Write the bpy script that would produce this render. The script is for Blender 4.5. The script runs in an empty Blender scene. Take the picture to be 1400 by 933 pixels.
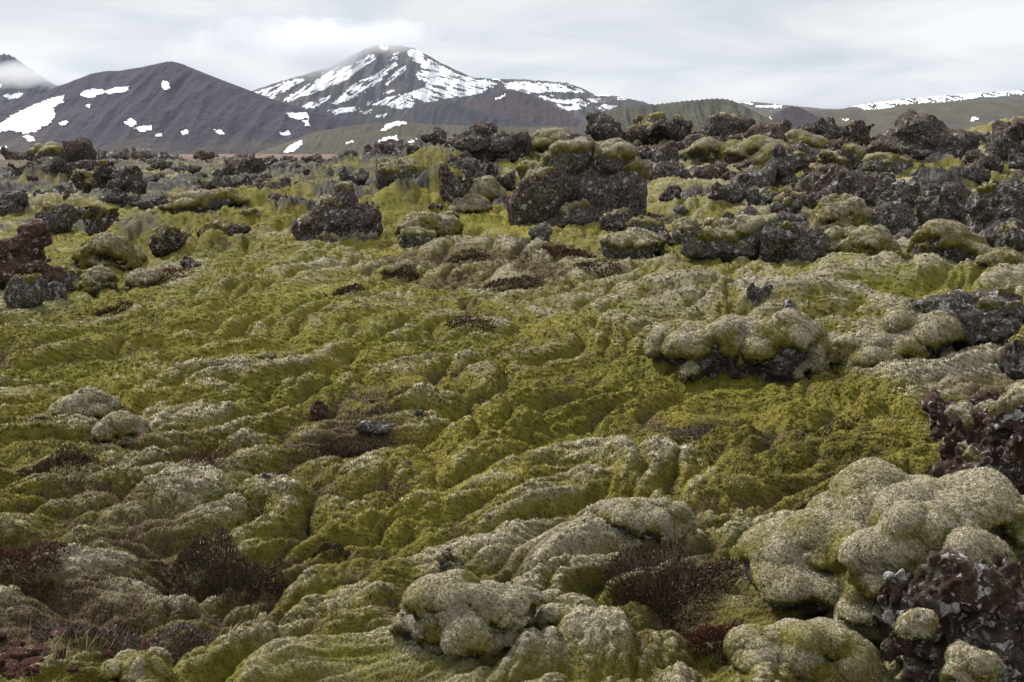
import bpy, math, time
import numpy as np
from mathutils import Matrix, Vector
T0 = time.time()
scene = bpy.context.scene
COL = scene.collection

# ------------------------------------------------------------------ camera, sky, sun, exposure
CZ = 2.5                                   # eye height above the field in metres
FPX, U0, V0, PITCH = 1555.6, 700.0, 466.5, math.radians(9.55)
cd = bpy.data.cameras.new('camera')
cd.lens, cd.sensor_width = 40.0, 36.0
cd.clip_start, cd.clip_end = 0.1, 60000.0
cam = bpy.data.objects.new('camera', cd)
cam.location = (0, 0, CZ)
cam.rotation_euler = (math.pi / 2 - PITCH, 0, 0)
COL.objects.link(cam)
scene.camera = cam

SUN_EL, SUN_AZ = math.radians(44), math.radians(-42)   # azimuth from +Y towards +X
world = bpy.data.worlds.new('World')
scene.world = world
world.use_nodes = True
wt = world.node_tree
wt.nodes.clear()


def N(t, kind, x=0, **kw):
    n = t.nodes.new(kind)
    for k, v in kw.items():
        setattr(n, k, v)
    return n


def setin(n, **kw):
    for k, v in kw.items():
        n.inputs[k.replace('_', ' ')].default_value = v
    return n


def lk(t, a, b):
    t.links.new(a, b)


def math_node(t, op, a, b=None, clamp=False):
    n = t.nodes.new('ShaderNodeMath')
    n.operation = op
    n.use_clamp = clamp
    for i, v in enumerate((a, b)):
        if v is None:
            continue
        if isinstance(v, (int, float)):
            n.inputs[i].default_value = v
        else:
            t.links.new(v, n.inputs[i])
    return n.outputs[0]


def ramp(t, fac, stops, interp='LINEAR'):
    n = t.nodes.new('ShaderNodeValToRGB')
    n.color_ramp.interpolation = interp
    e = n.color_ramp.elements
    while len(e) < len(stops):
        e.new(0.5)
    for el, (p, c) in zip(e, stops):
        el.position = p
        el.color = (c, c, c, 1) if isinstance(c, (int, float)) else (*c, 1)
    t.links.new(fac, n.inputs[0])
    return n.outputs[0]


def mix(t, fac, a, b, blend='MIX'):
    n = t.nodes.new('ShaderNodeMix')
    n.data_type = 'RGBA'
    n.blend_type = blend
    for sock, v in ((n.inputs[0], fac), (n.inputs[6], a), (n.inputs[7], b)):
        if isinstance(v, (int, float)):
            sock.default_value = v
        elif isinstance(v, tuple):
            sock.default_value = (*v, 1)
        else:
            t.links.new(v, sock)
    return n.outputs[2]


def noise(t, vec, scale, detail=4, rough=0.55, dist=0.0):
    n = t.nodes.new('ShaderNodeTexNoise')
    n.inputs['Scale'].default_value = scale
    n.inputs['Detail'].default_value = detail
    n.inputs['Roughness'].default_value = rough
    n.inputs['Distortion'].default_value = dist
    if vec is not None:
        t.links.new(vec, n.inputs['Vector'])
    return n.outputs[0]


# overcast: a thick cloud deck over a clear Nishita sky
nish = N(wt, 'ShaderNodeTexSky')
nish.sky_type = 'NISHITA'
nish.sun_disc = False
nish.sun_elevation = SUN_EL
nish.sun_rotation = SUN_AZ
bg1 = N(wt, 'ShaderNodeBackground')
bg1.inputs[1].default_value = 0.06
lk(wt, nish.outputs[0], bg1.inputs[0])
tc = N(wt, 'ShaderNodeTexCoord')
sep = N(wt, 'ShaderNodeSeparateXYZ')
lk(wt, tc.outputs['Generated'], sep.inputs[0])
zz = math_node(wt, 'ADD', math_node(wt, 'MAXIMUM', sep.outputs[2], 0.0), 0.13)
comb = N(wt, 'ShaderNodeCombineXYZ')
lk(wt, math_node(wt, 'DIVIDE', sep.outputs[0], zz), comb.inputs[0])
lk(wt, math_node(wt, 'DIVIDE', sep.outputs[1], zz), comb.inputs[1])
cn = noise(wt, comb.outputs[0], 0.8, 7, 0.55, 0.5)
cn2 = noise(wt, comb.outputs[0], 0.25, 2, 0.5, 0.0)
cs = math_node(wt, 'ADD', math_node(wt, 'MULTIPLY', cn, 0.6), math_node(wt, 'MULTIPLY', cn2, 0.4))
ccol = ramp(wt, cs, [(0.39, (0.60, 0.63, 0.68)), (0.46, (0.74, 0.765, 0.80)), (0.53, (0.90, 0.91, 0.925)), (0.61, (1.06, 1.06, 1.05))])
zen = ramp(wt, sep.outputs[2], [(0.0, 0.92), (0.35, 1.0), (1.0, 1.6)])
bg2 = N(wt, 'ShaderNodeBackground')
bg2.inputs[1].default_value = 0.44
lk(wt, mix(wt, 1.0, ccol, zen, 'MULTIPLY'), bg2.inputs[0])
mx = N(wt, 'ShaderNodeMixShader')
mx.inputs[0].default_value = 0.93
lk(wt, bg1.outputs[0], mx.inputs[1])
lk(wt, bg2.outputs[0], mx.inputs[2])
lk(wt, mx.outputs[0], N(wt, 'ShaderNodeOutputWorld').inputs[0])

sl = bpy.data.lights.new('sun', 'SUN')
sl.energy = 2.9
sl.angle = math.radians(11)
sl.color = (1.0, 0.965, 0.92)
sun = bpy.data.objects.new('sun', sl)
sdir = Vector((math.cos(SUN_EL) * math.sin(SUN_AZ), math.cos(SUN_EL) * math.cos(SUN_AZ), math.sin(SUN_EL)))
sun.rotation_euler = sdir.to_track_quat('Z', 'Y').to_euler()
sun.location = (0, 0, 40)
COL.objects.link(sun)
vs = scene.view_settings
vs.view_transform, vs.look, vs.exposure, vs.gamma = 'Standard', 'None', 1.16, 1.0
scene.cycles.max_bounces = 6
scene.cycles.diffuse_bounces = 1
scene.cycles.volume_bounces = 4

# ------------------------------------------------------------------ numpy noise
U32 = np.uint32


def _hash(ix, iy, iz, seed):
    h = (ix.astype(np.int64) * 374761393 + iy.astype(np.int64) * 668265263 + iz.astype(np.int64) * 3266489917 + seed * 974711) & 0xffffffff
    h = (h ^ (h >> 13)) * 1274126177 & 0xffffffff
    h = (h ^ (h >> 16)) * 2246822519 & 0xffffffff
    return h ^ (h >> 15)


def perlin2(x, y, seed=0):
    ix, iy = np.floor(x).astype(np.int64), np.floor(y).astype(np.int64)
    fx, fy = x - ix, y - iy
    u, v = fx * fx * fx * (fx * (fx * 6 - 15) + 10), fy * fy * fy * (fy * (fy * 6 - 15) + 10)
    z = np.zeros_like(ix)

    def g(dx, dy):
        a = _hash(ix + dx, iy + dy, z, seed) * (2 * math.pi / 4294967296.0)
        return np.cos(a) * (fx - dx) + np.sin(a) * (fy - dy)
    a, b, c, d = g(0, 0), g(1, 0), g(0, 1), g(1, 1)
    return ((a + u * (b - a)) + v * ((c + u * (d - c)) - (a + u * (b - a)))) * 1.5


_G = np.array([[1, 1, 0], [-1, 1, 0], [1, -1, 0], [-1, -1, 0], [1, 0, 1], [-1, 0, 1], [1, 0, -1], [-1, 0, -1],
               [0, 1, 1], [0, -1, 1], [0, 1, -1], [0, -1, -1], [1, 1, 0], [0, -1, 1], [-1, 1, 0], [0, -1, -1]], float)


def perlin3(p, seed=0):
    i = np.floor(p).astype(np.int64)
    f = p - i
    w = f * f * f * (f * (f * 6 - 15) + 10)

    def g(a, b, c):
        h = (_hash(i[:, 0] + a, i[:, 1] + b, i[:, 2] + c * 1 + 0, seed + 7 * 0) & 15).astype(int)
        gr = _G[h]
        return gr[:, 0] * (f[:, 0] - a) + gr[:, 1] * (f[:, 1] - b) + gr[:, 2] * (f[:, 2] - c)

    def lx(b, c):
        a0, a1 = g(0, b, c), g(1, b, c)
        return a0 + w[:, 0] * (a1 - a0)
    y0a, y0b, y1a, y1b = lx(0, 0), lx(1, 0), lx(0, 1), lx(1, 1)
    z0, z1 = y0a + w[:, 1] * (y0b - y0a), y1a + w[:, 1] * (y1b - y1a)
    return z0 + w[:, 2] * (z1 - z0)


def worley3(p, seed=0):
    i = np.floor(p).astype(np.int64)
    f = p - i
    best = np.full(len(p), 9.0)
    for a in (-1, 0, 1):
        for b in (-1, 0, 1):
            for c in (-1, 0, 1):
                h = _hash(i[:, 0] + a, i[:, 1] + b, i[:, 2] + c, seed)
                dx = a + (h & 1023) / 1023.0 - f[:, 0]
                dy = b + ((h >> 10) & 1023) / 1023.0 - f[:, 1]
                dz = c + ((h >> 20) & 1023) / 1023.0 - f[:, 2]
                np.minimum(best, dx * dx + dy * dy + dz * dz, out=best)
    return np.sqrt(best)


def sstep(a, b, x):
    t = np.clip((x - a) / (b - a), 0, 1)
    return t * t * (3 - 2 * t)


# ------------------------------------------------------------------ where the photograph's lines of sight meet the ground
SP, CP = math.sin(PITCH), math.cos(PITCH)


def ray(u, v):
    a, b = (np.asarray(u, float) - U0) / FPX, (V0 - np.asarray(v, float)) / FPX
    return a, CP + b * SP, -SP + b * CP        # x, y, z of the line of sight


def at(u, v, d):
    x, y, z = ray(u, v)
    return np.stack([x / y * d, np.zeros_like(x) + d, CZ + z / y * d], -1)


def project(p):
    x, y, z = p[..., 0], p[..., 1], p[..., 2] - CZ
    fw, up = y * CP - z * SP, y * SP + z * CP
    fw = np.maximum(fw, 1e-3)
    return U0 + FPX * x / fw, V0 - FPX * up / fw


TAB = {                                        # line of the photograph -> metres to the ground there
    -250: [(933, 4.6), (750, 6.3), (600, 9), (480, 13), (420, 17), (400, 19), (330, 27), (290, 35), (255, 52), (232, 90), (222, 140)],
    0: [(933, 4.7), (750, 6.5), (600, 9.2), (480, 13), (420, 16.5), (400, 18.5), (330, 27), (290, 35), (255, 50), (232, 85), (222, 140)],
    350: [(933, 4.8), (750, 6.8), (600, 9.5), (480, 13), (400, 17), (340, 22.5), (300, 29), (265, 40), (240, 60), (222, 120)],
    560: [(933, 4.8), (750, 6.9), (600, 9.6), (480, 13), (400, 17), (330, 23), (300, 27), (255, 34), (215, 46), (205, 55)],
    700: [(933, 4.8), (750, 6.8), (600, 9.6), (480, 13), (400, 17), (330, 23), (300, 27), (240, 36), (200, 46)],
    1050: [(933, 4.8), (750, 6.6), (600, 9.5), (520, 11.7), (450, 14), (400, 16.8), (360, 19.5), (300, 26), (250, 33), (205, 43), (188, 50)],
    1400: [(933, 4.4), (700, 6.2), (600, 8.2), (500, 10.8), (400, 15), (350, 19), (300, 24), (240, 33), (195, 46)],
    1650: [(933, 4.4), (700, 6.2), (600, 8.2), (500, 10.8), (400, 15), (350, 19), (300, 24), (240, 33), (195, 46)],
}
TU = sorted(TAB)


def dist(u, v):
    def col(k):
        pts = sorted(TAB[k])
        return np.interp(v, [p[0] for p in pts], [math.log(p[1]) for p in pts])
    u = min(max(u, TU[0]), TU[-1])
    for a, b in zip(TU, TU[1:]):
        if a <= u <= b:
            w = (u - a) / (b - a)
            return math.exp((1 - w) * col(a) + w * col(b))


ctl = []
for u, rows in TAB.items():
    for v, d in rows:
        p = at(u, v, d)
        ctl.append((math.atan2(p[0], p[1]), math.log(math.hypot(p[0], p[1])), p[2]))
for ph in (-0.65, -0.45, -0.25, -0.1, 0.05, 0.2, 0.35, 0.5, 0.65):
    ctl += [(ph, math.log(2.0), 0.05), (ph, math.log(200), -0.2), (ph, math.log(600), -1.8), (ph, math.log(2500), -8),
            (ph, math.log(12000), -22)]
    if ph > -0.05:
        ctl.append((ph, math.log(75), 1.3 if ph > .1 else .6))
ctl = np.array(ctl)


def _k(a, b):
    r2 = ((a[:, None, 0] - b[None, :, 0]) * 2.6) ** 2 + (a[:, None, 1] - b[None, :, 1]) ** 2
    return r2 * np.log(np.maximum(r2, 1e-12)) * 0.5


n_c = len(ctl)
A = np.zeros((n_c + 3, n_c + 3))
A[:n_c, :n_c] = _k(ctl, ctl) + np.eye(n_c) * 0.012
A[:n_c, n_c:] = np.c_[np.ones(n_c), ctl[:, :2]]
A[n_c:, :n_c] = A[:n_c, n_c:].T
RB = np.linalg.solve(A, np.r_[ctl[:, 2], 0, 0, 0])


def base_z(x, y):
    ph, L = np.arctan2(x, y), np.log(np.maximum(np.hypot(x, y), 2.0))
    w = sstep(0.75, 2.2, np.abs(ph))
    ph = np.clip(ph, -0.62, 0.62) * (1 - w) + 0.0 * w
    q = np.c_[ph, L]
    out = np.zeros(len(q))
    for s in range(0, len(q), 20000):
        k = q[s:s + 20000]
        out[s:s + 20000] = _k(k, ctl) @ RB[:n_c] + np.c_[np.ones(len(k)), k] @ RB[n_c:]
    return out


# swells and hummocks of the moss field: photo column, line of the foot, width, height in photo pixels, depth/width, extra greyness
MOUNDS = [
    (690, 600, 150, 95, .9, .55), (560, 570, 200, 80, .9, .3), (735, 545, 90, 35, .9, .4), (985, 505, 270, 62, .6, .5),
    (830, 470, 250, 60, .6, .6), (1060, 425, 250, 46, .5, .2), (905, 410, 130, 45, .7, .3), (1250, 395, 330, 45, .5, .3),
    (1300, 560, 300, 60, .6, .7), (880, 660, 190, 70, .9, .7), (745, 800, 260, 78, .9, .45), (800, 745, 130, 40, .8, .3), (890, 740, 170, 50, .8, .4), (866, 960, 190, 72, .9, .5), (530, 850, 110, 60, .9, .2), (975, 412, 140, 46, .7, -.1), (1120, 428, 150, 30, .7, .25),
    (640, 960, 300, 50, .8, .5), (480, 870, 150, 45, .8, .15), (290, 530, 210, 36, .6, .6), (120, 570, 110, 30, .7, .7),
    (200, 620, 120, 40, .7, .5), (60, 480, 260, 50, .6, -.3), (230, 455, 190, 40, .5, -.2), (280, 345, 130, 40, .6, 0.1),
    (200, 330, 240, 62, .5, -.4), (330, 325, 190, 50, .5, -.3), (330, 285, 120, 38, .6, -.1), (545, 300, 170, 62, .8, -.35), (600, 272, 110, 66, .8, -.3), (590, 240, 120, 45, .7, .15), (770, 205, 110, 34, .8, .1), (480, 330, 60, 20, .8, 0), (700, 355, 170, 38, .6, .5),
    (600, 355, 140, 30, .6, .4), (440, 365, 110, 30, .6, .2), (960, 345, 140, 30, .6, .3), (1180, 375, 180, 30, .6, .3),
    (860, 335, 120, 34, .7, 0), (1010, 225, 150, 38, .6, .15), (1100, 205, 80, 26, .8, .1), (1310, 245, 170, 24, .7, -.2),
    (1300, 265, 90, 30, .8, .0), (970, 295, 170, 34, .6, .15), (930, 270, 150, 30, .6, .1), (380, 950, 200, 35, .8, .1),
    (130, 760, 230, 40, .8, .4), (330, 690, 210, 45, .7, .3), (410, 620, 120, 40, .8, .5), (330, 610, 90, 36, .8, .5),
    (1010, 600, 110, 40, .8, .6), (500, 790, 110, 45, .8, .0), (720, 690, 110, 36, .9, .2), (560, 660, 130, 34, .8, -.2),
    (70, 290, 170, 34, .6, .45), (45, 255, 110, 40, .8, .25), (420, 275, 110, 30, .7, -.1), (390, 300, 130, 34, .7, -.2),
    (1385, 300, 120, 28, .8, .1), (1160, 560, 220, 34, .7, -.3), (900, 580, 170, 30, .7, -.3),
]
HOLLOWS = [(1300, 925, 260, 110), (1110, 690, 190, 34), (830, 560, 230, 26), (1090, 470, 140, 26), (930, 800, 150, 20), (120, 470, 140, 16), (590, 285, 40, 20), (740, 330, 120, 16), (634, 566, 34, 46), (1022, 425, 34, 30), (780, 490, 40, 14)]
# areas where the moss or heath changes: column, line, half width, half height, grey, brown heath, yellow-green
PATCHES = [
    (720, 370, 130, 40, .25, .45, 0), (540, 355, 90, 25, .2, .3, 0), (120, 690, 170, 60, .2, .30, -.2), (60, 870, 140, 80, .1, .42, -.4),
    (230, 800, 230, 90, .22, .18, -.2), (930, 790, 110, 80, .1, .35, -.3), (1120, 640, 120, 90, -.6, .25, -.15), (1120, 560, 120, 40, -.4, 0, .2),
    (480, 590, 60, 40, .1, .5, -.2), (380, 430, 220, 90, -.05, -.1, .3), (150, 520, 170, 60, -.1, 0, .15), (650, 620, 130, 50, -.2, -.1, .3),
    (700, 300, 70, 25, -.5, -.4, .6), (450, 480, 150, 60, -.1, .05, .2), (980, 420, 140, 30, .25, 0, 0), (1320, 520, 120, 30, .6, .15, -.2),
    (840, 720, 110, 70, .4, 0, -.1), (760, 760, 110, 60, .35, 0, 0), (650, 880, 130, 70, .3, 0, 0), (560, 280, 80, 40, -.4, -.2, .2),
    (230, 315, 150, 30, -.5, -.1, .15), (90, 270, 110, 20, .35, .1, -.1), (1250, 330, 160, 60, .25, -.1, 0), (950, 270, 150, 50, .2, -.1, .1),
    (540, 620, 90, 40, -.1, .1, .2), (850, 530, 160, 40, -.45, 0, .15), (990, 555, 130, 50, -.3, .05, .1), (330, 600, 130, 60, .2, .15, 0),
    (1380, 175, 80, 20, .1, .3, -.2), (480, 760, 120, 80, -.1, 0, .1),
]


def footprint(u, v, w):
    d = dist(u, v)
    p = at(u, v, d)
    return p, w / FPX * math.hypot(d, p[2] - CZ), d


MND = []
for u, v, w, h, dr, g in MOUNDS:
    p, W, d = footprint(u, v, w)
    MND.append((p[0], p[1] + W * dr * .5, W * .66, W * dr * .9, h / FPX * d * (.62 if d < 20 else .75), g))
HOL = []
for u, v, w, h in HOLLOWS:
    p, W, d = footprint(u, v, w)
    HOL.append((p[0], p[1], W * .6, W * .6, -h / FPX * d))


def billow(x, y, s):
    """rounded cushions parted by creases"""
    a = np.minimum(1, np.abs(perlin2(x, y, s)) / .75)
    return .62 * (1 - (1 - a) ** 2)


def ground(x, y, fine=True):
    """height of the moss field and how strongly mounds make it grey"""
    r = np.hypot(x, y)
    z = base_z(x, y)
    zb = z.copy()
    grey = np.zeros_like(z)
    for (mx_, my_, a, b, h, g) in MND:
        q2 = ((x - mx_) / a) ** 2 + ((y - my_) / b) ** 2
        m = q2 < 1
        if m.any():
            f = sstep(0, 1, 1 - np.sqrt(q2[m])) * .55 + (1 - q2[m]) ** 2 * .45
            z[m] += h * f * .85
            grey[m] += g * f
    for (mx_, my_, a, b, h) in HOL:
        q2 = ((x - mx_) / a) ** 2 + ((y - my_) / b) ** 2
        z += h * np.exp(-q2 * 1.5)
    far = sstep(70, 260, r)
    knoll = np.exp(-(((x - 36) / 9) ** 2 + ((y - 78) / 10) ** 2))
    z += 4.0 * knoll
    if not fine:
        return z
    ye_ = y + np.clip(1.3 * (z - zb), -1.5, 1.5)
    wx, wy = x + .5 * perlin2(x * .7, y * .7, 5), ye_ + .5 * perlin2(x * .7 + 9, y * .7, 6)
    s, t = .5 * wx + .87 * wy, .87 * wx - .5 * wy
    an = 1 - sstep(-.05, .3, x / np.maximum(r, 1)) * .8 * sstep(6, 9, r)       # left half: long ridges, right half: round humps
    nf = 1 - sstep(60, 200, r)
    b1 = billow(t / .50, s / .95, 11) * an + billow(wx / 1.05, wy / 1.05, 12) * (1 - an) * 1.5
    a2 = an * .55
    b2 = billow(t / .27 + 3, s / .6, 13) * a2 + billow(wx / .36, wy / .36, 14) * (1 - a2)
    b3 = billow(wx / .17, wy / .2, 15)
    b4 = billow(wx / .08, wy / .08, 16)
    sw = perlin2(x / 3.1, y / 3.1, 17)
    near = sstep(2.5, 5, r)
    mid = .5 + .5 * sstep(6.5, 11, r)
    z += nf * near * (.31 * b1 + .13 * b2 + .045 * b3 + .028 * b4 + .14 * sw - .22)
    # lava rubble of the far left field and behind the ridge
    rub = sstep(33, 46, r) * (1 - sstep(170, 330, r)) * sstep(.16, -.02, x / np.maximum(r, 1) - .1)
    patch = sstep(22, 30, r) * (1 - sstep(90, 140, r)) * sstep(.16, .42, perlin2(x / 1.9, y / 2.6, 25) + .35 * perlin2(x / .6, y / .6, 26))
    rub = np.maximum(rub, patch)
    rr = np.maximum(0, billow(x / 3.2, y / 3.2, 21) * 1.1 + billow(x / 1.3, y / 1.3, 22) * .5 + billow(x / .5, y / .5, 24) * .22 - .42)
    jag = billow(x / .34, y / .5, 27) + .6 * billow(x / .15, y / .24, 28) + .8 * billow(x / .9, y / 1.1, 29)
    z += (rub - patch * .85) * rr * .55 + rub * (jag - .5) * .2
    z += far * perlin2(x / 90, y / 90, 23) * .5
    conv = .32 * (b1 - .40) + .20 * (b2 - .36) + .12 * (b3 - .36) + .06 * (b4 - .36) + .06 * sw
    return z, grey, conv, np.maximum(rub * sstep(.05, .3, rr), patch), far


def gz(x, y):
    return float(ground(np.array([x], float), np.array([y], float))[0][0])


# ------------------------------------------------------------------ mesh helpers
def mesh_np(name, V, F, mat=None, smooth=True, attrs=None):
    me = bpy.data.meshes.new(name)
    V = np.ascontiguousarray(V, np.float32)
    F = np.asarray(F)
    n, k = F.shape
    me.vertices.add(len(V))
    me.vertices.foreach_set('co', V.ravel())
    me.loops.add(n * k)
    me.loops.foreach_set('vertex_index', F.astype(np.int32).ravel())
    me.polygons.add(n)
    me.polygons.foreach_set('loop_start', np.arange(0, n * k, k, dtype=np.int32))
    if smooth:
        me.polygons.foreach_set('use_smooth', np.ones(n, bool))
    me.update(calc_edges=True)
    for nm, a in (attrs or {}).items():
        a = np.ascontiguousarray(a, np.float32)
        if a.ndim == 1:
            at_ = me.attributes.new(nm, 'FLOAT', 'POINT')
            at_.data.foreach_set('value', a)
        else:
            at_ = me.attributes.new(nm, 'FLOAT_VECTOR', 'POINT')
            at_.data.foreach_set('vector', a.ravel())
    if mat:
        me.materials.append(mat)
    return me


def add(name, me, parent=None, loc=None, **props):
    o = bpy.data.objects.new(name, me)
    COL.objects.link(o)
    if parent:
        o.parent = parent
    if loc is not None:
        o.location = loc
    for k, v in props.items():
        o[k] = v
    return o


def grid_faces(nr, nc, wrap=False):
    i = np.arange(nr - 1)[:, None] * nc
    j = np.arange(nc if wrap else nc - 1)[None, :]
    j2 = (j + 1) % nc
    return np.stack([i + j, i + j2, i + nc + j2, i + nc + j], -1).reshape(-1, 4)


def vnormals(V, F):
    a = V[F[:, 2]] - V[F[:, 0]]
    b = V[F[:, 3 if F.shape[1] == 4 else 1]] - V[F[:, 1 if F.shape[1] == 4 else 0]]
    fn = np.cross(a, b) if F.shape[1] == 4 else np.cross(V[F[:, 1]] - V[F[:, 0]], V[F[:, 2]] - V[F[:, 0]])
    n = np.zeros_like(V)
    for k in range(F.shape[1]):
        for c in range(3):
            n[:, c] += np.bincount(F[:, k], fn[:, c], len(V))
    return n / np.maximum(np.linalg.norm(n, axis=1, keepdims=True), 1e-12)


def laplace(V, F, it, lam=.6):
    E = np.concatenate([F[:, [k, (k + 1) % F.shape[1]]] for k in range(F.shape[1])])
    deg = np.maximum(np.bincount(E[:, 0], minlength=len(V)) + np.bincount(E[:, 1], minlength=len(V)), 1)
    V = V.copy()
    for _ in range(it):
        s = np.stack([np.bincount(E[:, 0], V[E[:, 1], c], len(V)) + np.bincount(E[:, 1], V[E[:, 0], c], len(V)) for c in range(3)], 1)
        V += lam * (s / deg[:, None] - V)
    return V


# ------------------------------------------------------------------ materials
def material(name, rough=.95):
    m = bpy.data.materials.new(name)
    m.use_nodes = True
    t = m.node_tree
    b = t.nodes['Principled BSDF']
    b.inputs['Roughness'].default_value = rough
    b.inputs['Specular IOR Level'].default_value = .15
    return m, t, b


def attr(t, name, kind='GEOMETRY'):
    n = t.nodes.new('ShaderNodeAttribute')
    n.attribute_type = kind
    n.attribute_name = name
    return n.outputs['Fac']


def bump(t, b, h, strength, distance):
    n = t.nodes.new('ShaderNodeBump')
    n.inputs['Strength'].default_value = strength
    n.inputs['Distance'].default_value = distance
    t.links.new(h, n.inputs['Height'])
    t.links.new(n.outputs[0], b.inputs['Normal'])


GREEN_D, GREEN_Y, GREY_D, GREY_L, HEATH_SHADE = (.034, .030, .006), (.175, .152, .026), (.12, .103, .062), (.35, .31, .22), (.05, .034, .018)


FRESH = (.125, .128, .018)


def moss_colour(t, gr, br, ye, vec, fine=True):
    """green moss, dry grey moss, brown heath and trough shade, mixed by three attributes and grain"""
    n1 = noise(t, vec, 9, 5, .65)
    n2 = noise(t, vec, 55, 3, .7)
    gcol = mix(t, math_node(t, 'ADD', math_node(t, 'MULTIPLY', n1, 1.3), math_node(t, 'SUBTRACT', ye, .45), True), GREEN_D, GREEN_Y)
    gcol = mix(t, attr(t, 'fresh'), gcol, FRESH)
    acol = mix(t, ramp(t, n2, [(.3, 0.0), (.7, 1.0)]), GREY_D, GREY_L)
    g2 = ramp(t, math_node(t, 'ADD', gr, math_node(t, 'MULTIPLY', math_node(t, 'SUBTRACT', math_node(t, 'ADD', n1, n2), 1.0), .75)), [(.26, 0.0), (.76, 1.0)])
    c = mix(t, g2, gcol, acol)
    b2 = ramp(t, math_node(t, 'ADD', br, math_node(t, 'MULTIPLY', math_node(t, 'SUBTRACT', math_node(t, 'ADD', n1, n2), 1.0), .9)), [(.38, 0.0), (.62, 1.0)])
    hcol = mix(t, n2, HEATH_SHADE, (.13, .095, .055))
    return mix(t, b2, c, hcol), n1, n2


M_GROUND, t, b = material('moss_ground')
geo = N(t, 'ShaderNodeNewGeometry')
vec = geo.outputs['Position']
c, n1, n2 = moss_colour(t, attr(t, 'grey'), attr(t, 'brown'), attr(t, 'yellow'), vec)
vor = N(t, 'ShaderNodeTexVoronoi')
vor.inputs['Scale'].default_value = 1.6
lk(t, vec, vor.inputs['Vector'])
rk = mix(t, ramp(t, noise(t, vec, 1.8, 7, .75), [(.42, 0.0), (.7, 1.0)]), (.016, .014, .013), (.12, .11, .095))
c = mix(t, attr(t, 'rubble'), c, rk)
pl = mix(t, ramp(t, noise(t, vec, .012, 6, .7), [(.42, 0.0), (.62, 1.0)]), (.06, .035, .03), (.2, .14, .09))
c = mix(t, attr(t, 'plain'), c, pl)
lk(t, c, b.inputs['Base Color'])
bump(t, b, math_node(t, 'ADD', noise(t, vec, 40, 4, .75), math_node(t, 'MULTIPLY', noise(t, vec, 140, 2, .7), .5)), .9, .02)

M_CAP, t, b = material('moss')
tco = N(t, 'ShaderNodeTexCoord')
c, n1, n2 = moss_colour(t, attr(t, 'grey'), attr(t, 'brown'), attr(t, 'yellow'), tco.outputs['Object'])
lk(t, c, b.inputs['Base Color'])
bump(t, b, math_node(t, 'ADD', noise(t, tco.outputs['Object'], 40, 4, .75), math_node(t, 'MULTIPLY', noise(t, tco.outputs['Object'], 140, 2, .7), .5)), .9, .02)

M_TUFT, t, b = material('moss_tuft')
oi = N(t, 'ShaderNodeObjectInfo')
rnd = oi.outputs['Random']
gr, br, ye = attr(t, 'grey', 'INSTANCER'), attr(t, 'brown', 'INSTANCER'), attr(t, 'yellow', 'INSTANCER')
gn = attr(t, 'grain', 'INSTANCER')
gcol = mix(t, math_node(t, 'ADD', math_node(t, 'MULTIPLY', gn, 1.1), math_node(t, 'SUBTRACT', ye, .35), True), GREEN_D, GREEN_Y)
gcol = mix(t, attr(t, 'fresh', 'INSTANCER'), gcol, FRESH)
acol = mix(t, rnd, GREY_D, GREY_L)
g2 = ramp(t, math_node(t, 'ADD', gr, math_node(t, 'MULTIPLY', math_node(t, 'SUBTRACT', rnd, .5), .3)), [(.28, 0.0), (.74, 1.0)])
c = mix(t, g2, gcol, acol)
b2 = ramp(t, math_node(t, 'ADD', br, math_node(t, 'MULTIPLY', math_node(t, 'SUBTRACT', rnd, .5), .5)), [(.4, 0.0), (.6, 1.0)])
c = mix(t, b2, c, mix(t, gn, HEATH_SHADE, (.12, .085, .05)))
c = mix(t, 1.0, c, ramp(t, rnd, [(0.0, .55), (.5, .95), (1.0, 1.25)]), 'MULTIPLY')
lk(t, c, b.inputs['Base Color'])

M_ROCK, t, b = material('lava_rock', 1.0)
b.inputs['Specular IOR Level'].default_value = .04
tco = N(t, 'ShaderNodeTexCoord')
ob = tco.outputs['Object']
li = attr(t, 'lichen', 'OBJECT')
wm = attr(t, 'warm', 'OBJECT')
nA, nB, nC = noise(t, ob, 2.2, 6, .7), noise(t, ob, 11, 6, .7), noise(t, ob, 38, 4, .7)
base = mix(t, ramp(t, nB, [(.35, 0.0), (.7, 1.0)]), (.019, .0145, .012), (.095, .076, .064))
base = mix(t, math_node(t, 'MULTIPLY', wm, nA), base, (.12, .052, .038))
lf = math_node(t, 'ADD', math_node(t, 'ADD', math_node(t, 'MULTIPLY', nB, .8), math_node(t, 'MULTIPLY', nA, .5)), math_node(t, 'SUBTRACT', math_node(t, 'MULTIPLY', li, .42), .55))
gl = mix(t, ramp(t, nC, [(.32, 0.0), (.68, 1.0)]), (.04, .036, .030), (.205, .185, .16))
c = mix(t, ramp(t, lf, [(.24, 0.0), (.5, .8)]), base, gl)
vor = N(t, 'ShaderNodeTexVoronoi')
vor.inputs['Scale'].default_value = 7.5
vor.inputs['Randomness'].default_value = 1
vo2 = N(t, 'ShaderNodeTexVoronoi')
vo2.inputs['Scale'].default_value = 21
dv = N(t, 'ShaderNodeVectorMath', operation='ADD')
nz = N(t, 'ShaderNodeTexNoise')
nz.inputs['Scale'].default_value = 14
lk(t, ob, nz.inputs['Vector'])
sc = N(t, 'ShaderNodeVectorMath', operation='SCALE')
sc.inputs['Scale'].default_value = .22
lk(t, nz.outputs['Color'], sc.inputs[0])
lk(t, ob, dv.inputs[0])
lk(t, sc.outputs[0], dv.inputs[1])
lk(t, dv.outputs[0], vor.inputs['Vector'])
sepc = N(t, 'ShaderNodeSeparateColor')
lk(t, vor.outputs['Color'], sepc.inputs[0])
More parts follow.
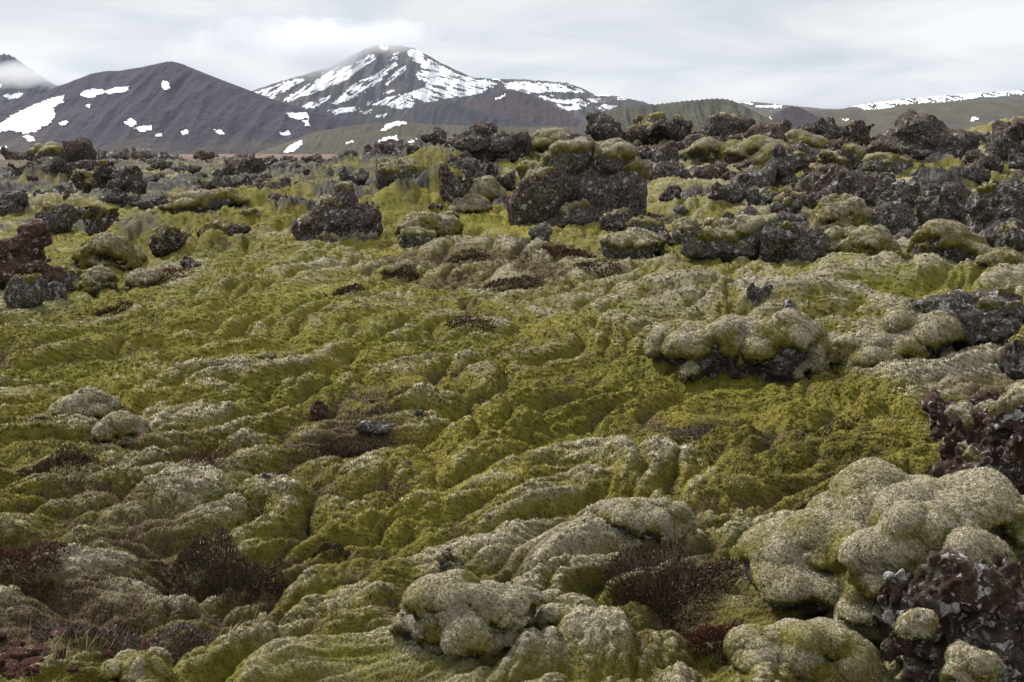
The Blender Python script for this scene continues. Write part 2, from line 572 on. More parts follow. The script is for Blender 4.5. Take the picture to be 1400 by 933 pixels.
lk(t, dv.outputs[0], vo2.inputs['Vector'])
sep2 = N(t, 'ShaderNodeSeparateColor')
lk(t, vo2.outputs['Color'], sep2.inputs[0])
spots = math_node(t, 'ADD', math_node(t, 'MULTIPLY', li, .16), math_node(t, 'ADD', attr(t, 'spots', 'OBJECT'), .06))
wsp = math_node(t, 'MULTIPLY', math_node(t, 'LESS_THAN', vor.outputs['Distance'], .36), math_node(t, 'LESS_THAN', sepc.outputs[0], spots))
ws2 = math_node(t, 'MULTIPLY', math_node(t, 'LESS_THAN', vo2.outputs['Distance'], .4), math_node(t, 'LESS_THAN', sep2.outputs[0], spots))
wsp = math_node(t, 'MAXIMUM', wsp, ws2)
wsp = math_node(t, 'MULTIPLY', wsp, ramp(t, nC, [(.36, .2), (.55, 1.0)]))
c = mix(t, wsp, c, (.46, .44, .43))
nD = noise(t, ob, 21, 3, .65)
sp = math_node(t, 'MULTIPLY', ramp(t, nD, [(.55, 0.0), (.63, 1.0)]), ramp(t, math_node(t, 'ADD', nA, math_node(t, 'MULTIPLY', li, .2)), [(.42, .1), (.68, .85)]))
c = mix(t, math_node(t, 'MULTIPLY', sp, .75), c, (.31, .29, .265))
lk(t, c, b.inputs['Base Color'])
bump(t, b, math_node(t, 'ADD', nB, math_node(t, 'MULTIPLY', nC, .5)), 1.0, .09)


def tint(m, col):
    return m


# ------------------------------------------------------------------ moss tufts: real little shoots set on every moss surface
rng = np.random.default_rng(4)


def tuft_mesh(k, spikes, spread):
    r = np.random.default_rng(k)
    V, F = [], []
    for i in range(spikes):
        a = r.uniform(0, 2 * math.pi)
        d0 = r.uniform(0, .34)
        bx, by = d0 * math.cos(a), d0 * math.sin(a)
        tilt = r.uniform(.2, spread)
        L = r.uniform(.3, .5)
        a2 = a + r.normal(0, .5)
        tx, ty, tz = bx + L * math.sin(tilt) * math.cos(a2), by + L * math.sin(tilt) * math.sin(a2), L * math.cos(tilt) - .08
        w = r.uniform(.13, .2)
        pa = r.uniform(0, 2 * math.pi)
        q = len(V)
        for j in range(3):
            V.append((bx + w * math.cos(pa + j * 2.1), by + w * math.sin(pa + j * 2.1), -.12))
        V.append((tx, ty, tz))
        F += [(q, q + 1, q + 3), (q + 1, q + 2, q + 3), (q + 2, q, q + 3)]
    me = mesh_np('moss_shoots', np.array(V), np.array(F), M_TUFT, False)
    return me


tuft_col = bpy.data.collections.new('moss_shoots')
for k in range(4):
    o = bpy.data.objects.new('moss_shoot', tuft_mesh(k, 8, 1.25))
    tuft_col.objects.link(o)

ng = bpy.data.node_groups.new('moss_tufts', 'GeometryNodeTree')
ng.interface.new_socket('Geometry', in_out='INPUT', socket_type='NodeSocketGeometry')
ng.interface.new_socket('Geometry', in_out='OUTPUT', socket_type='NodeSocketGeometry')
gi, go = ng.nodes.new('NodeGroupInput'), ng.nodes.new('NodeGroupOutput')
ci = ng.nodes.new('GeometryNodeCollectionInfo')
ci.inputs['Collection'].default_value = tuft_col
ci.inputs['Separate Children'].default_value = True
ci.inputs['Reset Children'].default_value = True


def nattr(nm, typ):
    n = ng.nodes.new('GeometryNodeInputNamedAttribute')
    n.data_type = typ
    n.inputs['Name'].default_value = nm
    return n.outputs['Attribute']


iop = ng.nodes.new('GeometryNodeInstanceOnPoints')
ng.links.new(gi.outputs[0], iop.inputs['Points'])
ng.links.new(ci.outputs[0], iop.inputs['Instance'])
iop.inputs['Pick Instance'].default_value = True
cmp_ = ng.nodes.new('FunctionNodeCompare')
cmp_.data_type = 'FLOAT'
cmp_.operation = 'GREATER_THAN'
ts = nattr('tuft', 'FLOAT')
ng.links.new(ts, cmp_.inputs['A'])
cmp_.inputs['B'].default_value = .0005
ng.links.new(cmp_.outputs[0], iop.inputs['Selection'])
ng.links.new(ts, iop.inputs['Scale'])
ng.links.new(nattr('tilt', 'FLOAT_VECTOR'), iop.inputs['Rotation'])
jg = ng.nodes.new('GeometryNodeJoinGeometry')
ng.links.new(gi.outputs[0], jg.inputs[0])
ng.links.new(iop.outputs[0], jg.inputs[0])
ng.links.new(jg.outputs[0], go.inputs[0])


def eulers(n, r):
    """XYZ eulers that tip +Z onto the normals n, after a random spin"""
    # R = Rz(a) Ry(b): a azimuth, b tilt ; spin folded in by picking yaw of the child mesh variants
    b_ = np.arccos(np.clip(n[:, 2], -1, 1)) * .8
    a_ = np.arctan2(n[:, 1], n[:, 0])
    return np.c_[np.zeros(len(n)), b_, a_]


def grow_tufts(o):
    m = o.modifiers.new('moss_tufts', 'NODES')
    m.node_group = ng


# ------------------------------------------------------------------ the ground: one sheet, dense in view, out to the horizon
hv = math.atan(.45)
ang = np.r_[np.linspace(-math.pi, -.66, 22)[:-1], np.linspace(-.66, -.46, 105)[:-1], np.linspace(-.46, .46, 770), np.linspace(.46, .66, 105)[1:], np.linspace(.66, math.pi, 22)[1:-1]]
tt = np.linspace(0, 1, 600)
pw = .55
rad = np.r_[[.6, 1.2, 1.9, 2.6, 3.3], (4.0 ** -pw + tt * (62.0 ** -pw - 4.0 ** -pw)) ** (-1 / pw), np.exp(np.linspace(math.log(62.8), math.log(330), 115)), np.exp(np.linspace(math.log(340), math.log(11500), 45))]
NR, NC = len(rad), len(ang)
RR, AA = np.meshgrid(rad, ang, indexing='ij')
jit = np.minimum(1, RR / 4) * .35
RRj = RR * (1 + (rng.random(RR.shape) - .5) * .0015)
X, Y = (RRj * np.sin(AA)).ravel(), (RRj * np.cos(AA)).ravel()
Z, mg, conv, rubble, plain = ground(X, Y)
V = np.c_[X, Y, Z]
F = grid_faces(NR, NC, True)[:, ::-1]
nrm = vnormals(V, F)
if nrm[:, 2].mean() < 0:
    F = F[:, ::-1]
    nrm = -nrm
pu, pv = project(V)
R = RR.ravel()
grey = .24 + mg * .42 + conv * 2.3 + .30 * perlin2(X / 1.3, Y / 1.3, 41) + .16 * perlin2(X / .35, Y / .35, 42) + (nrm[:, 2] - .8) * .5
brown = .13 + .22 * perlin2(X / .9, Y / .9, 43) + .2 * perlin2(X / .25, Y / .25, 44) - conv * 2.4  # dead moss in the troughs, darkened further as painted shade for contrast
yellow = .45 + .3 * perlin2(X / 1.7, Y / 1.7, 45) + .2 * perlin2(X / .4, Y / .4, 46)
for (u, v, a, b_, g, br, ye) in PATCHES:
    d = dist(u, v)
    p = at(u, v, d)
    ax = a / FPX * d
    d1, d2 = dist(u, min(933, v + b_)), dist(u, max(205, v - b_))
    ay = max(abs(d2 - d1) / 2, .3)
    cy = (d1 + d2) / 2
    w = np.exp(-((((X - p[0]) / ax) ** 2 + ((Y - cy) / ay) ** 2)))
    grey += g * w
    brown += br * w
    yellow += ye * w
grey -= .06 * sstep(20, 34, R)
brown += .08 * sstep(20, 34, R)
fresh = np.clip(.55 * sstep(.0, .5, perlin2(X / 1.5 + 7, Y / 1.9, 49) + .4 * perlin2(X / .3, Y / .3, 50) - conv * 1.5), 0, .55)
grey, brown, yellow = np.clip(grey, 0, 1), np.clip(brown, 0, 1), np.clip(yellow, 0, 1)
sel = (rng.random(len(V)) < .8) & (R > 3.6) & (R < 48) & (np.abs(AA.ravel()) < .64) & (rubble < .4)
spacing = np.maximum(R * (.92 / 770), np.gradient(rad)[:, None].repeat(NC, 1).ravel() * .7)
tsz = np.clip(spacing * 2.1, .014, .052) * rng.uniform(.5, 1.3, len(V)) * (1 + .55 * perlin2(X / .05, Y / .05, 48)) * (1 + .3 * (brown > .5))
grain = np.clip(.5 + .5 * perlin2(X / .12, Y / .12, 47) + rng.normal(0, .18, len(V)), 0, 1)
gm = mesh_np('ground', V, F, M_GROUND, True, dict(grey=grey, brown=brown, yellow=yellow, rubble=rubble, plain=plain, fresh=fresh, tuft=np.where(sel, tsz, 0), tilt=eulers(nrm, rng), grain=grain))
g_obj = add('ground', gm, kind='structure')
grow_tufts(g_obj)
print('ground', len(V), 'tufts', int(sel.sum()), round(time.time() - T0, 1))
# ------------------------------------------------------------------ mountains and hills beyond the field
def smooth_poly(pts, step):
    pts = np.array(pts, float)
    u = np.arange(pts[0, 0], pts[-1, 0] + .1, step)
    v = np.interp(u, pts[:, 0], pts[:, 1])
    k = np.array([1, 2, 3, 2, 1.]) / 9
    vp = np.pad(v, 2, mode='edge')
    return u, np.convolve(vp, k, 'valid')


def inside(poly, u, v):
    poly = np.array(poly, float)
    c = np.zeros(len(u), bool)
    j = len(poly) - 1
    for i in range(len(poly)):
        xi, yi, xj, yj = *poly[i], *poly[j]
        if yi != yj:
            c ^= ((yi > v) != (yj > v)) & (u < (xj - xi) * (v - yi) / (yj - yi) + xi)
        j = i
    return c


def hill_material(name, cols, scale, snow=False):
    m, t, b = material(name, .95)
    geo = N(t, 'ShaderNodeNewGeometry')
    n1 = noise(t, geo.outputs['Position'], scale, 7, .65, .4)
    n2 = noise(t, geo.outputs['Position'], scale * 6, 5, .7)
    c = ramp(t, math_node(t, 'ADD', math_node(t, 'MULTIPLY', n1, .7), math_node(t, 'MULTIPLY', n2, .3)),
             [(.3 + .4 * i / (len(cols) - 1), k) for i, k in enumerate(cols)])
    c2 = mix(t, attr(t, 'low'), c, (.105, .085, .04))
    lk(t, c2, b.inputs['Base Color'])
    bump(t, b, n2, .9, 25.0)
    return m


M_SNOW, t_, b_ = material('snow', .8)
nS = noise(t_, N(t_, 'ShaderNodeNewGeometry').outputs['Position'], .03, 5, .6)
lk(t_, mix(t_, nS, (.74, .76, .80), (.86, .87, .89)), b_.inputs['Base Color'])


def z2(o, s, pts):
    return [(o[0] + x / s, o[1] + y / s) for x, y in pts]


def hill(name, D, crest, slope, mat, gully, snows=(), kind='structure', holes=.0, depth=None, base=-40, low=None, seed=0, step=1.7, **props):
    """a hill whose crest stands D metres away and falls off at a constant slope on every side, with gullies"""
    u, v = smooth_poly(crest, step)
    P = at(u, v, np.full(len(u), float(D)))
    hmax = P[:, 2].max() - base
    Wd = depth or hmax / slope * 1.02
    nr = int(max(36, min(150, hmax / D * FPX * (.9 if step < 1.5 else .65))))
    s = np.r_[np.linspace(-1, 0, nr), np.linspace(0, .5, 14)[1:]]
    Xc = P[:, 0][None, :] * np.ones(len(s))[:, None]
    Yc = D + s[:, None] * Wd * np.ones(len(u))[None, :]
    Xc = Xc * (Yc / D)
    Zc = np.full(Xc.shape, -1e9)
    # upper envelope of cones dropped from the crest
    for k in range(0, len(u), 4):
        dd = np.sqrt((Xc - P[k, 0]) ** 2 + (Yc - D) ** 2)
        h = P[k, 2] - base
        q = dd * slope / h
        Zc = np.maximum(Zc, base + h * np.maximum(0, 1 - q) + np.minimum(0, h * (1 - q)) * .2)
    rel = np.clip((Zc - base) / hmax, 0, 1)
    g1 = perlin2(Xc / (Wd * .075) + .3 * perlin2(Xc / 300, Yc / 300, seed), Yc / (Wd * .6), seed + 1)
    g2 = perlin2(Xc / (Wd * .03), Yc / (Wd * .2), seed + 2)
    g3 = perlin2(Xc / (Wd * .012), Yc / (Wd * .03), seed + 3)
    away = np.clip(np.abs(Yc - D) / (Wd * .1), 0.12, 1)
    Zc = Zc + gully * hmax * away * (-.10 * np.abs(g1) + .035 * g2 + .012 * g3) * np.clip(rel * 3, .25, 1)
    Zc[0] = np.minimum(Zc[0], base)
    V = np.stack([Xc, Yc, Zc], -1).reshape(-1, 3)
    F = grid_faces(len(s), len(u))
    n = vnormals(V, F)
    if n[:, 2].mean() < 0:
        F = F[:, ::-1]
        n = -n
    lowv = sstep(.38, .1, rel).ravel() * np.clip(.5 + .9 * perlin2(V[:, 0] / (Wd * .2), V[:, 1] / (Wd * .2), seed + 9), 0, 1) * (1 if low is None else low)
    fc = V[F].mean(1)
    pu, pv = project(fc)
    wu = pu + 2.2 * perlin2(pu / 5, pv / 2.5, seed + 4) + .9 * perlin2(pu / 1.7, pv / 1.1, seed + 5)
    wv = pv + 1.5 * perlin2(pu / 6, pv / 2.5, seed + 6) + .6 * perlin2(pu / 2, pv / 1.2, seed + 7)
    su = np.where(pu < 555, .62, -.30)                   # streaks run down the fall line on both sides of the summit
    hole = perlin2((pu - pv * su) / 26, (pv + pu * su) / 3.4, seed + 8) + .35 * perlin2(pu / 5, (pv + pu * su) / 1.7, seed + 12)
    taken = np.zeros(len(F), bool)
    front = fc[:, 1] <= D + Wd * .02
    me = mesh_np(name, V, F, mat, True, dict(low=lowv))
    o = add(name, me, kind=kind, **props)
    for sn in snows:
        pad = inside(sn, wu, wv) & front & ~taken
        if holes:
            pad &= hole < 1 - holes
        taken |= pad
        if pad.sum() < 3:
            continue
        f = F[pad]
        ids, inv = np.unique(f, return_inverse=True)
        sv = V[ids] + n[ids] * (D * .0005)
        add('snow_patch', mesh_np('snow_patch', sv, inv.reshape(f.shape), M_SNOW), o)
    return o


M_CONE = hill_material('cinder_slope', [(.017, .012, .023), (.027, .018, .033), (.054, .036, .049)], .006)
M_PEAK = hill_material('peak_slope', [(.022, .021, .024), (.05, .042, .038), (.125, .09, .058)], .004)
M_RED = hill_material('red_cinder', [(.026, .016, .024), (.042, .023, .031), (.066, .034, .040)], .006)
M_DARK = hill_material('dark_cinder', [(.017, .016, .024), (.028, .025, .032), (.055, .048, .040)], .006)
M_HEATH = hill_material('heath_slope', [(.05, .035, .035), (.085, .068, .04), (.13, .115, .055)], .01)
M_GREENH = hill_material('green_slope', [(.04, .036, .035), (.075, .068, .034), (.115, .105, .05)], .012)

S1 = lambda pts: z2((0, 0), 2.8, pts)
S2 = lambda pts: z2((330, 30), 2.456, pts)
S3 = lambda pts: z2((850, 90), 2.545, pts)
hill('snowy_mountain', 7500, [(250, 158), (345, 124), (380, 112), (430, 97), (470, 87), (490, 75), (503, 64), (515, 60.5), (530, 62), (548, 61.5), (566, 66), (590, 79), (625, 97), (645, 105), (660, 107), (700, 107.5), (740, 110), (775, 113), (795, 120), (810, 128), (840, 131), (870, 136), (900, 145), (980, 160)], .5, M_PEAK, .9, [
    S2([(40, 240), (100, 222), (150, 203), (205, 190), (212, 200), (165, 222), (140, 240), (90, 250), (60, 247)]),
    S2([(140, 265), (190, 235), (240, 205), (275, 175), (320, 158), (370, 148), (400, 128), (445, 110), (450, 125), (420, 148), (390, 167), (370, 187), (330, 207), (280, 227), (230, 247), (200, 252), (160, 270)]),
    S2([(300, 277), (350, 240), (370, 213), (430, 188), (480, 160), (520, 133), (524, 147), (490, 172), (470, 197), (430, 227), (400, 242), (360, 264), (320, 278)]),
    S2([(472, 217), (510, 180), (550, 148), (558, 157), (520, 187), (490, 214)]),
    S2([(493, 130), (520, 116), (527, 128), (505, 134)]), S2([(508, 108), (528, 102), (526, 112), (512, 113)]),
    S2([(556, 97), (582, 88), (612, 110), (652, 140), (692, 160), (732, 180), (792, 197), (862, 193), (884, 205), (832, 227), (800, 242), (742, 252), (700, 257), (640, 270), (560, 277), (490, 283), (400, 280), (450, 265), (500, 255), (560, 240), (612, 222), (622, 205), (600, 196), (584, 180), (604, 160), (598, 145), (570, 130), (562, 112)]),
    S2([(203, 287), (230, 270), (270, 260), (302, 246), (297, 262), (260, 282), (230, 294)]),
    S2([(285, 302), (340, 290), (402, 288), (382, 300), (320, 312)]), S2([(398, 302), (442, 296), (432, 306), (405, 310)]),
    S2([(448, 317), (492, 310), (482, 324), (455, 324)]), S2([(470, 236), (517, 229), (512, 239), (475, 243)]),
    S2([(498, 284), (577, 277), (582, 286), (540, 294), (505, 292)]),
    S2([(880, 208), (940, 202), (1000, 207), (1040, 209), (1100, 214), (1155, 240), (1060, 237), (1000, 240), (960, 242), (890, 224)]),
    S2([(998, 251), (1040, 247), (1070, 264), (1150, 261), (1162, 273), (1080, 277), (1060, 273), (1020, 264)]),
    S2([(1058, 280), (1110, 287), (1120, 274), (1162, 281), (1152, 294), (1090, 300)]), S2([(1158, 261), (1204, 259), (1204, 273), (1163, 277)]),
    S2([(1258, 254), (1312, 252), (1312, 263), (1265, 264)]), S2([(1188, 291), (1220, 279), (1262, 284), (1225, 302)]),
    S2([(460, 82), (492, 80), (492, 96), (465, 94)]), S2([(60, 262), (110, 250), (120, 258), (80, 268)]), S2([(1180, 245), (1235, 244), (1232, 251), (1186, 252)])],
    holes=.78, seed=100, low=.3, step=.95)
hill('peak', 7600, [(-90, 70), (-30, 76), (0, 72), (14, 74), (26, 82), (44, 98), (70, 112), (100, 134)], .8, M_DARK, 1.0, [], seed=180, low=0)
hill('rocky_mountain', 6500, [(-160, 118), (-60, 106), (0, 107), (34, 108), (60, 109), (78, 116), (95, 132), (112, 146), (130, 165)], .6, M_DARK, 1.0, [
    S1([(15, 366), (90, 360), (82, 378), (30, 380)]), S1([(98, 386), (160, 376), (152, 388), (105, 394)]), S1([(0, 325), (10, 322), (8, 334), (0, 336)]),
    S1([(60, 420), (85, 416), (82, 424), (64, 426)]), S1([(100, 352), (118, 350), (114, 358), (104, 358)])], holes=.3, seed=120, low=0)
hill('snowy_plateau', 9000, [(960, 150), (1000, 142), (1030, 139), (1070, 143), (1125, 148.5), (1164, 149), (1240, 156)], .22, M_GREENH, .4, [
    S3([(462, 141), (562, 138), (557, 147), (470, 148)]), S3([(422, 132), (462, 132), (452, 139)])], seed=200)
hill('snowy_ridge', 7000, [(1120, 158), (1160, 147), (1204, 140), (1243, 135.5), (1302, 131), (1361, 126.5), (1400, 124.5), (1480, 120), (1600, 118)], .22, M_GREENH, .6, [
    S3([(793, 140), (880, 130), (1000, 118), (1140, 105), (1400, 88), (1480, 84), (1480, 97), (1400, 101), (1250, 112), (1150, 125), (1100, 130), (960, 137), (900, 167), (850, 164), (830, 148)])], holes=.7, seed=220)
hill('cinder_cone', 4000, [(-140, 188), (-60, 178), (0, 164), (40, 148), (80, 123), (105, 109), (125, 100.5), (142, 97), (165, 96), (200, 90), (222, 85), (235, 83), (248, 87), (262, 93), (300, 108), (340, 123), (380, 138), (420, 150), (470, 163), (520, 177), (560, 187), (620, 200)], .42, M_CONE, .45, [
    [(-30, 178), (0, 170), (20, 157), (45, 145), (70, 135), (88, 131), (87, 140), (72, 148), (76, 158), (70, 169), (60, 173), (50, 181), (35, 183), (15, 179), (-30, 186)],
    [(108, 129), (120, 123), (139, 123), (143, 127), (125, 135), (112, 132)], [(141, 126), (160, 120), (176, 120), (173, 127), (150, 129)],
    [(221, 111), (230, 112), (233, 121), (226, 125), (221, 118)], [(169, 167), (182, 163), (187, 169), (180, 175), (174, 172)], [(183, 175), (206, 172), (209, 177), (196, 182), (188, 179)],
    [(32, 186), (46, 187), (47, 194), (38, 194)], [(246, 181), (258, 178), (257, 184), (249, 185)], [(293, 178), (303, 179), (307, 184), (298, 184)],
    [(392, 155), (419, 155), (422, 162), (408, 165), (395, 161)], [(413, 165), (421, 165), (424, 174), (417, 172)], [(381, 182), (395, 180), (397, 185), (386, 187)],
    [(118, 144), (124, 142), (121, 149)], [(79, 169), (93, 165), (91, 171), (82, 172)], [(1, 201), (10, 201), (9, 206), (1, 206)], [(212, 185), (222, 184), (221, 188), (213, 188)]], seed=140, low=.5, step=1.3)
hill('dark_hump', 4600, [(480, 185), (515, 172), (542, 162), (562, 151), (582, 141), (600, 137.5), (618, 138), (640, 146), (664, 155), (720, 166), (790, 178), (830, 186)], .5, M_DARK, .5, [], seed=160, low=1)
hill('red_cone', 4900, [(560, 178), (600, 158), (630, 142), (648, 134), (672, 128), (690, 122.5), (705, 122), (720, 127), (737, 135), (760, 147), (798, 166), (850, 186)], .52, M_RED, .35, [S2([(853, 259), (885, 244), (889, 250), (862, 264)])], seed=170, low=.6)
hill('mossy_hill', 3300, [(340, 212), (383, 206), (405, 195), (425, 183), (440, 178), (493, 170), (542, 166), (600, 170), (680, 174), (760, 172), (830, 176), (900, 184)], .35, M_HEATH, .6, [
    S2([(138, 438), (165, 415), (202, 399), (206, 410), (180, 436), (150, 442)]), S2([(468, 366), (490, 345), (530, 331), (564, 331), (550, 346), (510, 354), (480, 367)]),
    S2([(433, 431), (465, 405), (470, 391), (522, 382), (524, 396), (480, 421), (445, 434)]), S2([(558, 403), (588, 394), (586, 405), (562, 409)]),
    S2([(346, 409), (378, 398), (376, 407), (352, 412)])], seed=190)
hill('dark_ridge', 3800, [(790, 172), (830, 152), (850, 145), (885, 142), (905, 141), (921, 139), (950, 136), (980, 133.5), (1000, 136), (1012, 142), (1027, 152), (1042, 167), (1060, 190)], .5, M_GREENH, .9, [], seed=210, low=1)
hill('small_red_cone', 4200, [(1035, 176), (1050, 166), (1064, 153), (1080, 144), (1090, 145), (1101, 150), (1114, 157), (1128, 170)], .6, M_RED, .3, [S3([(503, 190), (515, 181), (522, 190)])], seed=230, low=.4)
hill('heath_hill', 4500, [(940, 178), (1010, 160), (1060, 152), (1125, 151), (1204, 149), (1225, 146), (1243, 142), (1290, 139.5), (1321, 139), (1360, 137), (1400, 136), (1500, 134), (1620, 140)], .2, M_HEATH, .5, [
    S3([(1208, 196), (1225, 177), (1242, 185), (1230, 192)]), S3([(770, 190), (778, 184), (796, 190), (784, 196)])], seed=240)
print('hills', round(time.time() - T0, 1))

# ------------------------------------------------------------------ lava rocks
TRI = [0]
dg = bpy.context.evaluated_depsgraph_get


def ico(sub):
    import bmesh
    bm = bmesh.new()
    bmesh.ops.create_icosphere(bm, subdivisions=sub, radius=1)
    V = np.array([v.co[:] for v in bm.verts])
    F = np.array([[v.index for v in f.verts] for f in bm.faces])
    bm.free()
    return V, F


ICO3, ICO4 = ico(3), ico(4)


def lump(r, blocky):
    """one convex lump: a ball cut by random planes"""
    D, F = ICO3
    n = r.normal(size=(11, 3))
    n /= np.linalg.norm(n, axis=1, keepdims=True)
    off = r.uniform(.62, 1.0, 11)
    dot = np.maximum(D @ n.T, 1e-3)
    cut = np.min(off / dot, axis=1)
    rad = np.minimum(1.0, cut) * blocky + (1 - blocky)
    return D * rad[:, None], F


STY = {
    'drape': (.7, 4, .17, .006, .65), 'wedge': (1.0, 0, .07, .028, .5), 'drapew': (.8, 1, .16, .008, .45),   # blockiness, lumps, coarse roughness, clinker knobs, stretch of the lumps
    'jag': (.75, 9, .17, .075, .55), 'block': (1.0, 5, .07, .03, .5), 'round': (.45, 5, .07, .03, .5), 'moss': (.35, 5, .17, .012, .85),
    'slab': (1.0, 8, .07, .026, .6), 'peak': (.85, 5, .10, .05, .45), 'cliff': (.9, 12, .12, .065, .5)}


def rock_arrays(W, D, H, style, seed, vox, profile=None):
    r = np.random.default_rng(seed)
    blocky, nl, rough, knob, ls = STY[style]
    Vs, Fs, q = [], [], 0
    half = np.array([W, D, H]) / 2
    core = .80 if style in ('round', 'moss', 'block') else .68

    def put(c, s, yaw):
        nonlocal q
        V, F = lump(r, blocky)
        cs, sn = math.cos(yaw), math.sin(yaw)
        V = V * s
        V = np.c_[V[:, 0] * cs - V[:, 1] * sn, V[:, 0] * sn + V[:, 1] * cs, V[:, 2]] + c
        V[:, 2] = np.maximum(V[:, 2], -half[2] * 1.02 - .02 * np.abs(V[:, 0]))
        Vs.append(V)
        Fs.append(F + q)
        q += len(V)
    if style == 'peak':
        for k in range(6):
            f = k / 5
            put(np.array([r.normal(0, .07) * W, r.normal(0, .08) * D, -half[2] + H * f * .72 + .1 * H]), half * np.array([1.0 - .72 * f, .9 - .5 * f, .42]), r.uniform(-.3, .3))
    elif style in ('wedge', 'drapew'):
        pass
    elif style in ('moss', 'drape'):
        put(np.array([0, 0, -half[2]]), half * np.array([1.0, 1.0, 1.75]), r.uniform(-.25, .25))
    else:
        put(np.array([0, 0, -.12 * H]), half * core * np.array([1.15, 1.1, 1.0]), r.uniform(-.25, .25))
    for k in range(nl):
        a = r.uniform(0, 2 * math.pi)
        zz_ = r.uniform(-.75, .55) if style not in ('slab', 'moss', 'drape') else r.uniform(-.7, .25)
        s = r.uniform(.3, 1) * ls
        rr = math.sqrt(max(0, 1 - (zz_ * .8) ** 2)) * (1 - s * .75)
        put(np.array([math.cos(a) * rr, math.sin(a) * rr, zz_ * (1 - s * .5)]) * half, half * s * r.uniform(.75, 1.25, 3), r.uniform(0, 3))
    if profile is not None:
        for (fx, fz, fw, fh) in profile:      # lumps at known places: centre across, centre up, widths
            put(np.array([(fx - .5) * W, r.uniform(-.15, .1) * D, (fz - .5) * H]), np.array([fw * W / 2, min(D * .45, fw * W * .6), fh * H / 2]), r.uniform(-.3, .3))
    V, F = np.concatenate(Vs), np.concatenate(Fs)
    me = mesh_np('lumps', V, F)
    o = bpy.data.objects.new('lumps', me)
    COL.objects.link(o)
    m = o.modifiers.new('r', 'REMESH')
    m.mode = 'VOXEL'
    m.voxel_size = vox
    ev = o.evaluated_get(dg())
    em = ev.to_mesh()
    n = len(em.vertices)
    V = np.empty(n * 3, np.float32)
    em.vertices.foreach_get('co', V)
    V = V.reshape(-1, 3).astype(float)
    L = np.empty(len(em.loops), np.int32)
    em.loops.foreach_get('vertex_index', L)
    F = L.reshape(-1, 4)
    ev.to_mesh_clear()
    bpy.data.objects.remove(o)
    bpy.data.meshes.remove(me)
    S = (W * D * H) ** (1 / 3)
    knob *= min(S, .7) / S
    V = laplace(V, F, {'moss': 60, 'round': 8, 'drape': 28, 'drapew': 40, 'peak': 8, 'wedge': 3}.get(style, 2))
    nn = vnormals(V, F)
    so = seed * 3.7
    p = V + so
    V = V + nn * (rough * S * (perlin3(p / (.55 * S), seed) + .55 * perlin3(p / (.24 * S), seed + 1) + (.1 if style.startswith('drape') else .28) * perlin3(p / (.11 * S), seed + 7)))[:, None]
    B = V.copy()                                        # smooth body, the bed of the moss
    nn = vnormals(V, F)
    ks = np.clip(.16 * S, .05, .20)
    wl = worley3(p / ks + .3 * perlin3(p / ks, seed + 5)[:, None], seed + 2)
    rg = 1 - np.abs(perlin3(p / (ks * 1.3), seed + 3)) * 2
    rg2 = np.abs(perlin3(p / (ks * 2.6), seed + 6))
    V = V + nn * (knob * S * ((.45 - wl) * 1.25 + .55 * (rg - .4) - 1.6 * np.maximum(0, .16 - rg2) / .16 * .5) + knob * .75 * S * perlin3(p / (ks * .42), seed + 4))[:, None]
    lo, hi = V.min(0), V.max(0)
    sc_, ce = np.array([W, D, H]) / (hi - lo), (lo + hi) / 2
    return (V - ce) * sc_, F, (B - ce) * sc_


def cap_arrays(B, F, V, cover, seed, th, S, greybias, vox, rough_cap=1.0):
    """a moss cushion grown over the upward faces of a rock"""
    nn = vnormals(B, F)
    p = B + seed * 2.3
    nz_ = .55 * perlin3(p / (.45 * S), seed + 20) + .35 * perlin3(p / (.16 * S), seed + 21) + .2 * perlin3(p / (.07 * S), seed + 22)
    m = nn[:, 2] + nz_ + (-1.3 + 1.85 * cover) + .15 * B[:, 2] / S
    keepv = m > 0
    kf = keepv[F].any(1)
    C = laplace(B, F, 8)
    n2 = vnormals(C, F)
    lob = np.minimum(1, np.abs(perlin3(p / (.22 * S + .06), seed + 23)) * 1.6) + .45 * np.abs(perlin3(p / (.09 * S + .03), seed + 24))
    off = th * (np.sqrt(np.clip(m / .3, 0, 1)) * (1 + (.35 + .4 * rough_cap) * lob)) - .03 * th
    off = np.where(m <= 0, -.35 * th, off)
    C = C + n2 * off[:, None]
    rise = np.einsum('ij,ij->i', V - C, n2)
    C = C + n2 * (np.clip(rise + .012, 0, th) * (m > .12))[:, None]
    f_all = F[kf]
    lab = np.arange(len(C))
    for _ in range(400):                                # separate cushions
        mn = lab[f_all].min(1)
        new = lab.copy()
        for k in range(4):
            np.minimum.at(new, f_all[:, k], mn)
        new = new[new]
        if (new == lab).all():
            break
        lab = new
    fl = lab[f_all[:, 0]]
    ul, cnt = np.unique(fl, return_counts=True)
    order = [u for c_, u in sorted(zip(-cnt, ul)) if -c_ >= max(40, .04 * len(f_all))][:5]
    return [_cap_piece(C, F, f_all[fl == u], p, m, lob, S, greybias, vox, seed) for u in order]


